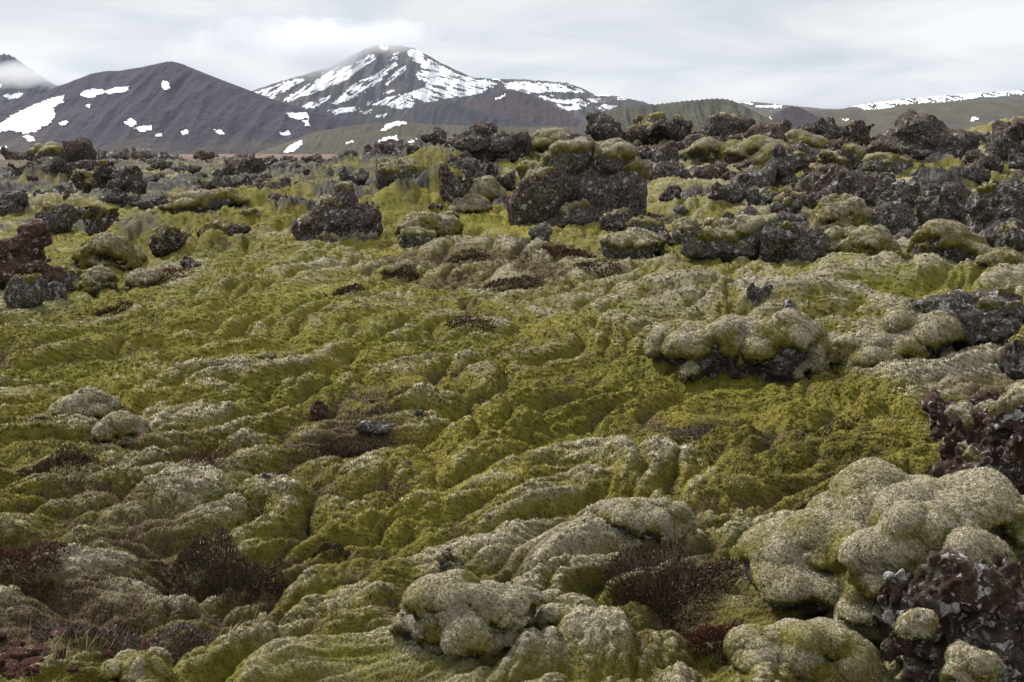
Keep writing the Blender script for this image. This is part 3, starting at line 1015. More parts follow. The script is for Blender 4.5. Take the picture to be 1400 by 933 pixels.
def _cap_piece(C, F, f, p, m, lob, S, greybias, vox, seed):
    ids, inv = np.unique(f, return_inverse=True)
    C, f = C[ids], inv.reshape(f.shape)
    n3 = vnormals(C, f)
    pc = p[ids]
    g = .35 + greybias * .6 + .34 * (n3[:, 2] - .45) + .35 * perlin3(pc / (.35 * S), seed + 25) + .2 * perlin3(pc / .12, seed + 26) + .42 * (lob[ids] - .5)
    br = .10 + .25 * perlin3(pc / .2, seed + 27)
    ye = .45 + .3 * perlin3(pc / (.4 * S), seed + 28)
    gr = np.clip(.5 + .5 * perlin3(pc / .1, seed + 29) + rng.normal(0, .18, len(C)), 0, 1)
    sel = (rng.random(len(C)) < .8) & (m[ids] > .02)
    tz = np.clip(vox * 1.8, .018, .075) * rng.uniform(.6, 1.3, len(C))
    return C, f, dict(grey=np.clip(g, 0, 1), brown=np.clip(br, 0, 1), yellow=np.clip(ye, 0, 1), grain=gr, tuft=np.where(sel, tz, 0), tilt=eulers(n3, rng))


SEED = [50]


def lava(name, u0, u1, v0, v1, style, moss, lichen, warm, label, cat='boulder', group=None, d=None, dr=.8, gb=0.0, profile=None, sink=.22, seed=None, th=None, maxres=58, perch=False, spots=0.0):
    SEED[0] += 1
    seed = seed or SEED[0]
    uc = (u0 + u1) / 2
    d = d or dist(uc, min(v1, 930))
    W = (u1 - u0) / FPX * d
    D0 = W * dr
    dc = d + D0 * .42
    W = (u1 - u0) / FPX * dc
    foot, top = at(uc, v1, d)[2], at(uc, v0, dc)[2]
    H = max(top - foot, .08)
    D = min(W * dr, H * 2.6)
    cxy = at(uc, v1, dc)
    gnd = gz(cxy[0], cxy[1])
    bot = min(foot, gnd) - sink * H
    if perch:
        bot = foot - .1 * H
    H = top - bot
    px = d / 1138.0
    vox = max(2.1 * px, max(W, D, H) / maxres)
    V, F, B = rock_arrays(W, D, H, style, seed, vox, profile)
    o = add(name, mesh_np(name, V, F, M_ROCK), None, (cxy[0], cxy[1], (top + bot) / 2), label=label, category=cat, lichen=float(lichen), warm=float(warm), spots=float(spots))
    o.rotation_euler = (0, 0, -math.atan2(cxy[0], cxy[1]))
    if group:
        o['group'] = group
    TRI[0] += 2 * len(F)
    if moss > 0:
        S = (W * D * H) ** (1 / 3)
        cap = cap_arrays(B, F, V, moss * (.72 if style in ('jag', 'cliff', 'peak', 'block') else 1), seed, th or np.clip(.055 * S + .02, .03, .12), S, gb + .12 * (d > 24), vox, .1 if style.startswith('drape') else 1.0)
        for C, f, at_ in cap:
            TRI[0] += 2 * len(f)
            c = add('moss_cap', mesh_np('moss_cap', C, f, M_CAP, True, at_), o)
            if d < 45:
                grow_tufts(c)
    return o


G1 = 'lava boulders along the left skyline'
G2 = 'lava boulders of the middle ridge'
G3 = 'lava boulders of the right hand ridge'
G4 = 'moss covered boulders of the moss field'
R = lava
# left edge and left rubble
R('lava_boulder', 88, 132, 187, 236, 'round', .0, .1, .3, 'bald dark rounded boulder topping the mossy outcrop at the left skyline', group=G1, sink=.1)
R('lava_boulder', 40, 92, 195, 238, 'jag', .62, .2, .2, 'moss topped hump of lava left of the bald dark skyline boulder', group=G1)
R('lava_rock', 3, 36, 200, 224, 'jag', .15, .3, .2, 'small jagged dark rock at the far left end of the skyline outcrop', 'rock', group=G1)
R('lava_boulder', 14, 60, 218, 254, 'jag', .2, .3, .2, 'jagged dark boulder low on the left skyline outcrop below its mossy hump', group=G1)
R('lava_boulder', 52, 108, 214, 254, 'cliff', .15, .3, .2, 'craggy dark face under the bald rounded skyline boulder', group=G1)
R('lava_boulder', 100, 154, 222, 262, 'jag', .5, .2, .2, 'dark boulder with a pale moss crown right of the bald skyline boulder', group=G1)
R('lava_boulder', 147, 201, 219, 268, 'jag', .02, .25, .2, 'big ragged black boulder with a pointed top against the brown plain', group=G1)
R('lava_rock', 142, 168, 256, 284, 'block', .1, .5, .2, 'small overhanging block below the ragged black boulder', 'rock', group=G1)
R('lava_rock', 165, 198, 262, 284, 'jag', .2, .6, .2, 'pale crusted rock right of the small overhanging block', 'rock', group=G1)
R('lava_boulder', -12, 41, 261, 294, 'jag', .1, .6, .2, 'lichen speckled dark boulder cut by the left edge above the grey moss', group=G1)
R('lava_rock', 66, 102, 261, 283, 'round', .1, .5, .2, 'rounded dark rock alone on the pale grey moss at the left', 'rock', group=G1)
R('lava_rock', 50, 108, 277, 320, 'slab', .18, .6, .2, 'low pile of dark lichen spotted lava behind the brown peaked boulder', 'rock', group=G1)
R('lava_rock', 96, 130, 284, 306, 'jag', .4, .5, .2, 'dark rock with some moss between the low pile and the green moss bank', 'rock', group=G1)
R('lava_boulder', 116, 170, 281, 324, 'jag', .5, .4, .2, 'dark boulder half sunk in the left end of the green moss bank', group=G1)
R('lava_boulder', 232, 340, 262, 291, 'slab', .55, .6, .1, 'long low lava ledge with moss draped over it above the green bank', group=G1)
R('lava_boulder', 262, 320, 240, 272, 'jag', .3, .6, .2, 'pale crusted jagged boulder behind the long mossy ledge', group=G1)
R('lava_boulder', 303, 370, 215, 250, 'jag', .08, .3, .2, 'broad black jagged boulder at the middle of the left skyline rubble', group=G1)
R('lava_boulder', 333, 398, 237, 270, 'jag', .12, .4, .2, 'dark lumpy boulder just below the broad black one of the left rubble', group=G1)
R('lava_rock', 316, 338, 240, 262, 'moss', .9, .2, .1, 'small mossy knob between the two dark lumpy boulders', 'rock', group=G1)
R('lava_rock', 270, 344, 304, 334, 'slab', .3, .4, .2, 'dark hollowed lava edge peeping out under the green moss bank', 'rock', group=G1)
R('lava_rock', 326, 360, 288, 322, 'block', .55, .5, .2, 'dark rock with an arched moss roof beside the green moss hump', 'rock', group=G1)
R('lava_rock', 303, 317, 282, 297, 'round', 0, 1.2, 0, 'tiny whitish stone on the green moss beneath the dark ledge', 'stone', group=G1)
R('lava_boulder', -60, 90, 300, 402, 'peak', .12, .25, .9, 'big brown pyramid shaped boulder at the left edge', group=G1, dr=.8, profile=[(.3, .55, .5, .7)])
R('lava_boulder', 8, 66, 377, 420, 'round', .18, .75, .1, 'smooth grey boulder at the foot of the brown pyramid boulder', group=G1)
R('lava_rock', 58, 92, 384, 410, 'round', .1, .7, .1, 'smaller grey rock touching the smooth grey boulder', 'rock', group=G1)
R('lava_rock', 82, 120, 372, 396, 'round', .25, .65, .2, 'grey brown rock between the brown pyramid and the moss slope', 'rock', group=G1)
R('lava_rock', 104, 158, 368, 396, 'moss', .6, .7, .1, 'grey rock with pale moss on its back right of the pyramid boulder', 'rock', group=G1, gb=.3)
R('mossy_boulder', 103, 196, 326, 374, 'moss', .70, .3, .3, 'moss capped boulder with a dark bare front below the green bank', group=G1, gb=.12, seed=905)
R('lava_boulder', 205, 264, 312, 348, 'block', .42, .35, .2, 'small boulder with dark left face and pale mossy right shoulder', group=G1, gb=.2)
R('lava_rock', 246, 277, 350, 372, 'jag', .15, .6, .1, 'small dark stone standing in the mossy slope below the two faced boulder', 'stone', group=G1)
R('lava_rock', 176, 222, 372, 392, 'moss', .75, .6, .1, 'flat pale crusted rock by the red brown heath strip', 'rock', group=G1, gb=.4)
# middle ridge
R('lava_boulder', 398, 524, 256, 334, 'wedge', .25, .5, .3, 'large slanting grey boulder with pale moss along its upper edge', group=G2, gb=.4, dr=.7, profile=[(.22, .3, .5, .5), (.45, .42, .6, .75), (.58, .74, .34, .5), (.84, .45, .34, .75), (.5, .12, .95, .4)], maxres=75)
R('lava_boulder', 575, 612, 173, 200, 'jag', .05, .5, .2, 'lone small boulder on the mossy crest left of the big black block', group=G2, sink=.1)
R('lava_boulder', 622, 728, 165, 228, 'cliff', .06, .5, .3, 'big black craggy block standing highest in the middle of the ridge', group=G2, sink=.1, dr=.7, profile=[(.35, .8, .35, .35), (.3, .5, .6, .6), (.75, .45, .5, .6)])
R('lava_boulder', 612, 668, 214, 262, 'jag', .08, .7, .2, 'pale lumpy rock directly under the big black block', group=G2)
R('lava_boulder', 664, 706, 222, 262, 'cliff', .05, .3, .3, 'dark recessed rock under the right half of the big black block', group=G2)
R('lava_boulder', 598, 648, 222, 292, 'cliff', .05, .5, .3, 'steep dark rock face at the right side of the moss slope', group=G2)
R('mossy_boulder', 633, 692, 244, 276, 'moss', .8, .5, .1, 'rounded boulder under grey moss left of the broad layered boulder', group=G2, gb=.3)
R('mossy_boulder', 612, 670, 268, 294, 'moss', .85, .5, .1, 'low grey mossed rock below the rounded mossy boulder of the middle ridge', group=G2, gb=.35)
R('mossy_boulder', 546, 630, 294, 329, 'moss', .75, .5, .2, 'grey green mossy boulder with bare dark right end beside the moss hollow', group=G2, gb=.25)
R('lava_rock', 545, 597, 314, 338, 'round', .35, .8, .0, 'low grey stone in front of the mossy boulder with the bare end', 'rock', group=G2, gb=.3)
R('lava_rock', 601, 626, 289, 301, 'moss', .8, .5, .1, 'tiny mossy stone above the boulder with the bare dark end', 'stone', group=G2, gb=.3)
R('lava_boulder', 514, 590, 220, 258, 'slab', .3, .65, .1, 'grey outcrop showing under the moss crest left of the moss slope', group=G2)
R('lava_rock', 554, 592, 198, 222, 'jag', .3, .4, .2, 'dark rock set into the pale moss crest', 'rock', group=G2)
R('lava_boulder', 463, 505, 227, 261, 'jag', .12, .8, .1, 'whitish crusted boulder left of the grey outcrop', group=G2)
R('lava_boulder', 466, 538, 203, 232, 'jag', .1, .6, .2, 'jagged speckled boulder on the skyline left of the moss crest', group=G2)
R('lava_rock', 445, 485, 213, 238, 'jag', .1, .5, .2, 'dark jagged rock at the left end of the speckled skyline boulder', 'rock', group=G2)
R('lava_rock', 413, 438, 231, 252, 'jag', .5, .3, .2, 'dark small rock wearing a moss cap in front of the skyline rubble', 'rock', group=G2)
R('lava_rock', 366, 394, 262, 282, 'jag', .1, .7, .1, 'pale spotted rock between two green moss humps at left centre', 'rock', group=G2)
R('lava_boulder', 576, 606, 276, 298, 'jag', .1, .5, .2, 'dark rock at the mouth of the moss hollow under the steep face', group=G2)
# the broad layered boulder and the rocks around it
R('lava_boulder', 690, 770, 232, 304, 'round', .22, .4, .3, 'bulging dark front lobe at the left of the broad layered boulder', group=G2, dr=.7)
R('lava_boulder', 708, 884, 198, 302, 'wedge', .34, .6, .3, 'broad layered grey boulder with moss pads on its ledges', group=G2, gb=.3, dr=.6, profile=[(.28, .38, .5, .6), (.6, .40, .55, .72), (.86, .38, .36, .66), (.42, .72, .42, .4), (.72, .74, .34, .36), (.14, .5, .3, .5), (.5, .12, 1.0, .4)], maxres=85)
R('lava_boulder', 770, 850, 182, 236, 'jag', .1, .4, .3, 'rugged upper crag behind the broad layered boulder', group=G2)
R('lava_boulder', 799, 854, 151, 200, 'jag', .05, .5, .2, 'ragged upright dark rock on the skyline above the broad layered boulder', group=G2, sink=.1)
R('lava_boulder', 880, 950, 192, 251, 'peak', .18, .5, .2, 'dark triangular boulder right of the broad layered boulder', group=G2, profile=[(.35, .7, .5, .5)])
R('mossy_boulder', 724, 796, 178, 218, 'moss', .9, .3, .1, 'big yellow grey moss cushion between the black block and the rugged crag', group=G2, gb=.1)
R('lava_boulder', 714, 740, 188, 218, 'jag', .15, .4, .2, 'dark rock at the left foot of the yellow grey moss cushion', group=G2)
R('lava_boulder', 852, 922, 152, 200, 'jag', .18, .35, .3, 'large dark sloping boulder on the skyline right of the ragged upright rock', group=G3, sink=.1)
R('lava_boulder', 915, 948, 158, 198, 'jag', .35, .5, .2, 'narrow mossy rock wedged between two large skyline boulders', group=G3, sink=.1)
R('lava_boulder', 942, 1032, 153, 197, 'cliff', .05, .55, .2, 'wide flat topped black boulder on the skyline right of centre', group=G3, sink=.1, profile=[(.5, .6, .8, .7)])
R('lava_boulder', 1028, 1081, 162, 192, 'block', .25, .4, .3, 'flat brown topped boulder below the small red cone', group=G3, sink=.1)
R('mossy_boulder', 930, 1000, 190, 226, 'drape', .72, .3, .2, 'arched moss covered ledge with a dark hollow under it, right of the triangular boulder', group=G3, gb=.15)
R('mossy_boulder', 990, 1078, 188, 232, 'drape', .72, .3, .2, 'rolling moss covered ledge below the wide flat topped boulder', group=G3, gb=.15)
R('lava_boulder', 1030, 1106, 197, 258, 'peak', .15, .6, .3, 'grey brown tilted boulder below the rolling moss ledge', group=G3, profile=[(.5, .7, .5, .5)])
R('lava_boulder', 998, 1060, 226, 262, 'round', .12, .7, .2, 'lumpy grey boulder left of the tilted grey brown one', group=G3)
R('mossy_boulder', 1070, 1132, 180, 210, 'moss', .75, .4, .2, 'yellow mossy hump with a rocky right end under the skyline of the right ridge', group=G3, gb=.1)
R('lava_boulder', 1111, 1156, 159, 196, 'jag', .2, .4, .2, 'round shouldered dark boulder left of the twin dark boulder', group=G3, sink=.1)
R('lava_boulder', 1150, 1199, 163, 207, 'jag', .12, .4, .2, 'twin dark boulder between the round shouldered one and the great black mound', group=G3, sink=.1)
R('lava_boulder', 1184, 1332, 150, 230, 'peak', .03, .5, .3, 'great black mound of clinker lava highest on the right skyline', group=G3, dr=.75, sink=.1, profile=[(.5, .6, .62, .7), (.45, .8, .4, .4), (.8, .45, .4, .55), (.2, .35, .4, .5)], maxres=95)
R('lava_boulder', 1348, 1440, 154, 232, 'jag', .08, .5, .2, 'tall dark boulder cut by the right edge at the skyline', group=G3, profile=[(.6, .7, .7, .6), (.25, .4, .5, .6)])
R('lava_boulder', 1115, 1182, 200, 242, 'jag', .6, .5, .2, 'low grey boulder with a flat moss mat left of the great black mound', group=G3, gb=.1)
R('lava_boulder', 1180, 1246, 212, 246, 'slab', .35, .75, .2, 'pale grey rock ramp at the left foot of the great black mound', group=G3)
R('lava_boulder', 1086, 1204, 222, 290, 'cliff', .06, .55, .4, 'large dark slab faced boulder above the bright mossy dome', group=G3, dr=.6, profile=[(.4, .5, .7, .8), (.75, .45, .5, .8)], maxres=75)
R('lava_boulder', 1184, 1256, 240, 292, 'jag', .05, .55, .3, 'knobbly dark boulder joining the slab faced one on its right', group=G3)
R('lava_boulder', 1183, 1254, 270, 328, 'round', .04, .65, .2, 'rounded knobbly grey black boulder right of the bright mossy dome', group=G3, dr=.7)
R('lava_boulder', 1248, 1334, 248, 322, 'jag', .08, .7, .3, 'big crumbly boulder with pinkish patches in the right hand heap', group=G3, dr=.7, maxres=75)
R('lava_boulder', 1318, 1440, 243, 340, 'jag', .05, .7, .2, 'dark boulder with white crust spots filling the right edge', group=G3, dr=.7, profile=[(.4, .6, .7, .7)], maxres=80)
R('lava_rock', 1356, 1406, 310, 344, 'round', .2, .6, .2, 'rounded rock at the foot of the white spotted boulder', 'rock', group=G3)
R('lava_rock', 1320, 1366, 300, 330, 'round', .25, .6, .2, 'grey knobby rock under the crumbly boulder of the right heap', 'rock', group=G3)
R('mossy_boulder', 1112, 1192, 272, 330, 'moss', .88, .4, .1, 'bright mossy dome standing before the dark slab faced boulder', group=G3, gb=.2, seed=911)
R('mossy_boulder', 1128, 1222, 316, 352, 'moss', .95, .4, .1, 'low wide moss dome below the bright mossy dome', group=G3, gb=.2)
R('lava_boulder', 1038, 1132, 296, 358, 'cliff', .12, .75, .1, 'dark grey craggy boulder left of the low wide moss dome', group=G3, dr=.7)
R('lava_boulder', 918, 1046, 302, 356, 'slab', .35, .85, .0, 'wide grey lichen slab with a pinkish white patch at its right end', group=G3, gb=.3, dr=.7)
R('lava_boulder', 822, 908, 318, 350, 'slab', .42, .8, .0, 'low grey lava slab left of the wide lichen slab', group=G3, gb=.3)
R('lava_rock', 936, 962, 306, 326, 'round', .15, .8, .0, 'small grey rock at the upper left corner of the wide lichen slab', 'rock', group=G3)
R('lava_boulder', 856, 910, 298, 321, 'slab', .25, .7, .1, 'dark flat rock under a moss overhang above the two grey slabs', group=G3)
R('lava_rock', 819, 864, 287, 313, 'block', .2, .4, .2, 'dark rock in a mossy niche right of the broad layered boulder foot', 'rock', group=G3)
R('lava_boulder', 1018, 1064, 256, 290, 'jag', .2, .8, .0, 'light grey knobbly boulder at the end of a green moss bank', group=G3)
R('lava_boulder', 1052, 1098, 262, 296, 'jag', .35, .7, .1, 'grey rock with moss shoulders left of the dark slab faced boulder', group=G3)
R('lava_rock', 722, 756, 303, 326, 'jag', .2, 1.2, .0, 'small pale crusted rock alone on the green moss below the layered boulder', 'rock', group=G2)
R('mossy_boulder', 1235, 1366, 308, 376, 'drape', .62, .5, .2, 'wide mossy boulder with a dark broken front at the right', group=G3, gb=.2, profile=[(.4, .6, .6, .7)])
R('lava_boulder', 1215, 1284, 348, 376, 'slab', .25, .6, .1, 'low dark rock under the left end of the wide mossy boulder', group=G3)
R('mossy_boulder', 1330, 1425, 344, 377, 'moss', .95, .4, .1, 'mossy dome at the right edge below the wide mossy boulder', group=G3, gb=.1)
R('lava_boulder', 1208, 1390, 388, 482, 'cliff', 0.12, .7, .2, 'dark lumpy boulder behind the pale pointed moss boulder', group=G3, gb=.3, dr=.7, profile=[(.6, .6, .7, .7), (.3, .45, .5, .6), (.8, .75, .35, .4)], maxres=80)
# the moss field
R('mossy_boulder', 1154, 1300, 428, 500, 'drape', .86, .4, .2, 'pale pointed moss boulder before the dark lumpy boulder', group=G4, gb=.4, dr=.75, profile=[(.55, .7, .4, .5)], seed=921, maxres=75)
R('mossy_boulder', 1112, 1190, 463, 500, 'moss', .95, .4, .1, 'low pale moss hump left of the pale pointed boulder', group=G4, gb=.35)
R('mossy_boulder', 884, 1122, 432, 524, 'drape', 0.78, .75, .1, 'long moss covered hummock with grey rock showing under its front edge', group=G4, gb=.3, dr=.5, profile=[(.3, .5, .55, .7), (.78, .5, .45, .75)], maxres=90, seed=934)
R('lava_rock', 1020, 1056, 386, 424, 'jag', .1, .9, .0, 'grey white rock in the dark gap under the yellow moss hump', 'rock', group=G4)
R('lava_rock', 1066, 1092, 408, 430, 'jag', .1, 1.0, .0, 'pale lichen rock at the right foot of the yellow moss hump', 'rock', group=G4)
R('lava_rock', 1366, 1420, 462, 500, 'round', .35, .6, .1, 'mossy rock at the right edge below the dark lumpy boulder', 'rock', group=G4)
R('lava_rock', 484, 542, 574, 590, 'slab', .12, .9, .0, 'flat blue grey stone by the brown heath in mid field', 'stone', group=G4)
R('mossy_boulder', 136, 202, 567, 604, 'moss', .95, .7, .0, 'round ash grey lichen boulder on the left slope', group=G4, gb=.6)
R('mossy_boulder', 76, 158, 541, 574, 'moss', .95, .7, .0, 'grey crusted hummock on the left slope above the round ash grey boulder', group=G4, gb=.5)
R('lava_rock', 424, 450, 547, 562, 'jag', .1, .2, 1.0, 'small dark red brown stone alone in the green moss', 'stone', group=G4)
R('lava_rock', 344, 382, 486, 502, 'slab', .3, .8, .0, 'thin grey stone on the crest of the long moss ridge', 'stone', group=G4)
# front of the picture
R('mossy_boulder', 536, 742, 800, 915, 'drape', 0.72, .6, .3, 'front hummock with a dark rock window under a pale moss arch', group=G4, gb=.4, dr=.75, profile=[(.35, .65, .5, .6), (.72, .5, .45, .6)], seed=952, maxres=90, th=.045)
R('lava_rock', 598, 640, 753, 812, 'peak', .55, .9, .0, 'small grey tipped cone of lava behind the front hummock', 'rock', group=G4, gb=.45)
R('mossy_boulder', 716, 808, 824, 874, 'moss', .85, .5, .3, 'small moss boulder with yellow lichen between the two front domes', group=G4, gb=.2)
R('mossy_boulder', 812, 944, 694, 742, 'drape', .8, .8, .0, 'grey moss ledge overhanging the brown shrub right of centre', group=G4, gb=.4, dr=.6)
R('lava_boulder', 1256, 1420, 534, 640, 'jag', .1, .3, .7, 'dark red brown rock with white spots at the right edge behind the big outcrop', group=G4, gb=.4, profile=[(.4, .5, .7, .6)], spots=.18)
R('lava_boulder', 1268, 1460, 548, 720, 'cliff', .2, .3, .6, 'tall rough boulder with white crusts leaning in from the right edge', group=G4, gb=.5, dr=.7, profile=[(.6, .6, .8, .7), (.35, .4, .6, .6)], maxres=90, spots=.18)
R('mossy_outcrop', 1000, 1410, 648, 890, 'drapew', .76, .7, .3, 'great moss draped outcrop with swelling grey lobes at lower right', 'outcrop', group=G4, gb=.42, dr=.7, d=5.25, profile=[(.68, .72, .5, .5), (.5, .64, .36, .55), (.33, .42, .36, .5), (.15, .2, .32, .4), (.5, .2, .95, .5), (.88, .5, .3, .7)], maxres=125, seed=961, sink=.1, th=.05)
R('mossy_outcrop', 1164, 1386, 706, 800, 'drape', .99, .7, .2, 'rounded grey moss lobe bulging over the dark lower right rock face', 'moss lobe', group=G4, gb=.45, dr=.6, d=4.95, sink=.1, maxres=80)
R('lava_boulder', 1186, 1440, 752, 990, 'cliff', .06, .45, .55, 'dark red brown rock face spotted with white lichen in the lower right corner', group=G4, gb=.4, dr=.55, d=4.62, profile=[(.5, .5, .9, .9)], maxres=110, spots=.2)
R('mossy_boulder', 1000, 1216, 860, 985, 'drape', .9, .5, .3, 'green moss hummock with a dark bare patch at the bottom right', group=G4, gb=.15, dr=.7, maxres=80)
R('mossy_boulder', 1290, 1360, 890, 950, 'moss', .98, .5, .1, 'ball of grey moss at the bottom of the dark lower right rock face', 'moss ball', group=G4, gb=.5, d=4.35, th=.014, perch=True)
R('mossy_boulder', 1228, 1276, 838, 878, 'moss', .98, .5, .1, 'small pale moss ball stuck on the dark lower right rock face', 'moss ball', group=G4, gb=.4, d=4.55, sink=0, th=.014, perch=True)
R('mossy_boulder', 1376, 1420, 698, 748, 'moss', .98, .5, .1, 'moss ball at the right edge beside the great outcrop', 'moss ball', group=G4, gb=.4, d=5.2, th=.014, perch=True)
print('named rocks', TRI[0], round(time.time() - T0, 1))
# ------------------------------------------------------------------ smaller loose rocks, each one an object; meshes shared
PROTO = []
for k in range(14):
    V, F, B = rock_arrays(1.0, .85, .75, ('jag', 'block', 'round', 'jag', 'slab')[k % 5], 700 + k, .075)
    PROTO.append((mesh_np('lava_rock', V, F, M_ROCK), V, F))
PM = [mesh_np('mossy_rock', *rock_arrays(1.0, .85, .6, 'moss', 740 + k, .08)[:2], M_CAP, True) for k in range(4)]
for me in PM:
    n = len(me.vertices)
    for nm, val in (('grey', .6), ('brown', .1), ('yellow', .4)):
        a = me.attributes.new(nm, 'FLOAT', 'POINT')
        a.data.foreach_set('value', np.full(n, val, np.float32))
rz = np.random.default_rng(77)


import re as _re
NAMED = []                                  # short unmistakable handles of the big rocks, to say where a small one lies
_heads = {}
for o in list(COL.objects):
    if o.get('label') and o.name.startswith(('lava', 'mossy')):
        h_ = _re.split(r' (?:at|with|below|under|on|in|of|topping|against|left|right|low|cut|above|behind|beside|between|by|and|alone|before|standing|set|wearing|from|joining|filling|wedged|half|peeping|touching|along|directly|that|showing|draped|bulging|leaning|overhanging|highest) ', o['label'])[0]
        _heads.setdefault(h_, []).append(o)
for h_, os_ in _heads.items():
    if len(os_) == 1 and 3 <= len(h_.split()) <= 6:
        bb = os_[0].dimensions
        q = project(np.array(os_[0].location)[None])
        NAMED.append((h_, float(q[0][0]), float(q[1][0])))
MASS = {}


def whereabouts(u, v):
    h_, hu, hv = min(NAMED, key=lambda k: (k[1] - u) ** 2 + (2.2 * (k[2] - v)) ** 2)
    if abs(v - hv) * 2.5 > abs(u - hu):
        return ('below the ' if v > hv else 'just above the ') + h_
    return ('just left of the ' if u < hu else 'just right of the ') + h_


def scatter(n, ub, vb, size, lich, warm, label, group, cat='rock', mossy=0.0, name='lava_rock', flat=1.0, power=1.0, single=None):
    for i in range(n):
        u = rz.uniform(*ub)
        v = vb[0] + (vb[1] - vb[0]) * rz.random() ** power
        if 480 < u < 618 and 232 < v < 300:
            continue                                         # the bare green moss bank
        d = dist(u, v)
        spx = rz.uniform(*size)
        if single is not None and i >= single:
            spx *= .6
        s = spx / FPX * d
        p = at(u, v, d)
        me, V, F = PROTO[rz.integers(len(PROTO))]
        z = gz(p[0], p[1]) + s * .1
        scl = np.array((s, s * rz.uniform(.8, 1.2), s * rz.uniform(.7, 1.15) * flat))
        rot = (rz.normal(0, .2), rz.normal(0, .2), rz.uniform(0, 6.28))
        if single is not None and i >= single:               # the smallest: one heap of rubble
            from mathutils import Euler
            Rm = np.array(Euler(rot).to_matrix())
            MASS.setdefault(group, []).append(((V * scl) @ Rm.T + np.array((p[0], p[1], z)), F))
            continue
        lb = label
        if lb.endswith('*'):
            lb = lb[:-1] + whereabouts(u, v)
        o = add(name, me, None, (p[0], p[1], z), label=lb, category=cat, group=group,
                lichen=float(rz.uniform(*lich)), warm=float(rz.uniform(*warm)))
        o.scale = scl
        o.rotation_euler = rot


scatter(150, (100, 640), (206, 246), (12, 40), (.2, .8), (.1, .4), 'small dark rubble rock *', 'far rubble band rocks', power=.8, single=60)
scatter(56, (-20, 420), (244, 288), (14, 46), (.3, .9), (.1, .4), 'small lava rock *', 'left hand rubble rocks', single=40)
scatter(34, (520, 740), (205, 296), (16, 44), (.4, .9), (.1, .4), 'small ridge rock *', 'rocks round the black block', single=20)
scatter(110, (830, 1400), (180, 248), (18, 58), (.3, .8), (.1, .5), 'small dark lava rock *', 'right ridge rocks', single=56)
scatter(90, (880, 1400), (240, 350), (16, 52), (.4, .9), (.1, .4), 'small grey black rock *', 'right heap rocks', single=46)
scatter(10, (1330, 1400), (165, 185), (8, 16), (.3, .8), (.1, .4), 'tiny rock on the brown knoll at the right skyline', 'knoll rocks')
scatter(14, (40, 700), (480, 700), (9, 20), (.8, 1.2), (0, .2), 'small grey lichen stone *', 'grey stones in the moss', 'stone', flat=.6)
scatter(34, (-10, 215), (868, 938), (14, 48), (.0, .25), (1.6, 2.4), 'dark red cinder stone in the bottom left corner', 'red cinder stones', 'stone', name='cinder_stone', flat=.8)
Vs_, Fs_, q_ = [], [], 0
for g_, lst in MASS.items():
    for V, F in lst:
        Vs_.append(V)
        Fs_.append(F + q_)
        q_ += len(V)
ro = add('rubble', mesh_np('rubble', np.concatenate(Vs_), np.concatenate(Fs_), M_ROCK), kind='stuff')
ro['lichen'], ro['warm'] = .5, .3
TRI[0] += 2 * sum(len(f) for f in Fs_)
lava('mossy_slab', 148, 228, 903, 950, 'slab', .8, .1, 1.5, 'tilted mossy slab with a red broken edge at the bottom left', 'slab', gb=-.1, d=4.75)
lava('cinder_stone', 186, 212, 878, 906, 'block', 0, .0, 2.2, 'largest upright red cinder stone beside the tilted mossy slab', 'stone')

# ------------------------------------------------------------------ low heath shrubs: leaves and twigs
def leaf_material(name, c0, c1, c2):
    m, t, b = material(name, .8)
    geo = N(t, 'ShaderNodeNewGeometry')
    rnd = geo.outputs['Random Per Island']
    lk(t, ramp(t, rnd, [(0.0, c0), (.6, c1), (1.0, c2)]), b.inputs['Base Color'])
    return m


M_LEAF = leaf_material('heath_leaf', (.026, .016, .009), (.058, .034, .017), (.10, .07, .032))
M_OLIVE = leaf_material('olive_leaf', (.02, .018, .008), (.05, .042, .014), (.085, .07, .025))
M_RUST = leaf_material('rust_leaf', (.042, .019, .011), (.08, .034, .019), (.13, .06, .03))
M_PURPLE = leaf_material('grey_heath_leaf', (.06, .045, .04), (.11, .085, .075), (.17, .14, .12))
M_TWIG = leaf_material('twig', (.03, .022, .018), (.07, .055, .045), (.14, .12, .10))
M_STRAW = leaf_material('dry_straw', (.16, .11, .06), (.28, .21, .12), (.42, .34, .22))


def leaves(P, Nn, L, Wd, mat, name, parent, kind=None):
    n = len(P)
    a = rz.normal(size=(n, 3))
    ax = Nn + .55 * a / np.linalg.norm(a, axis=1, keepdims=True)
    ax /= np.linalg.norm(ax, axis=1, keepdims=True)
    b = np.cross(ax, rz.normal(size=(n, 3)))
    b /= np.linalg.norm(b, axis=1, keepdims=True)
    L, Wd = np.asarray(L).reshape(-1, 1) * np.ones((n, 1)), np.asarray(Wd).reshape(-1, 1) * np.ones((n, 1))
    c = np.cross(ax, b)
    V = np.stack([P, P + ax * L * .5 + b * Wd + c * Wd * .3, P + ax * L, P + ax * L * .5 - b * Wd + c * Wd * .3], 1).reshape(-1, 3)
    F = np.arange(n * 4).reshape(-1, 4)
    o = add(name, mesh_np(name, V, F, mat, False), parent)
    if kind:
        o['kind'] = kind
    return o


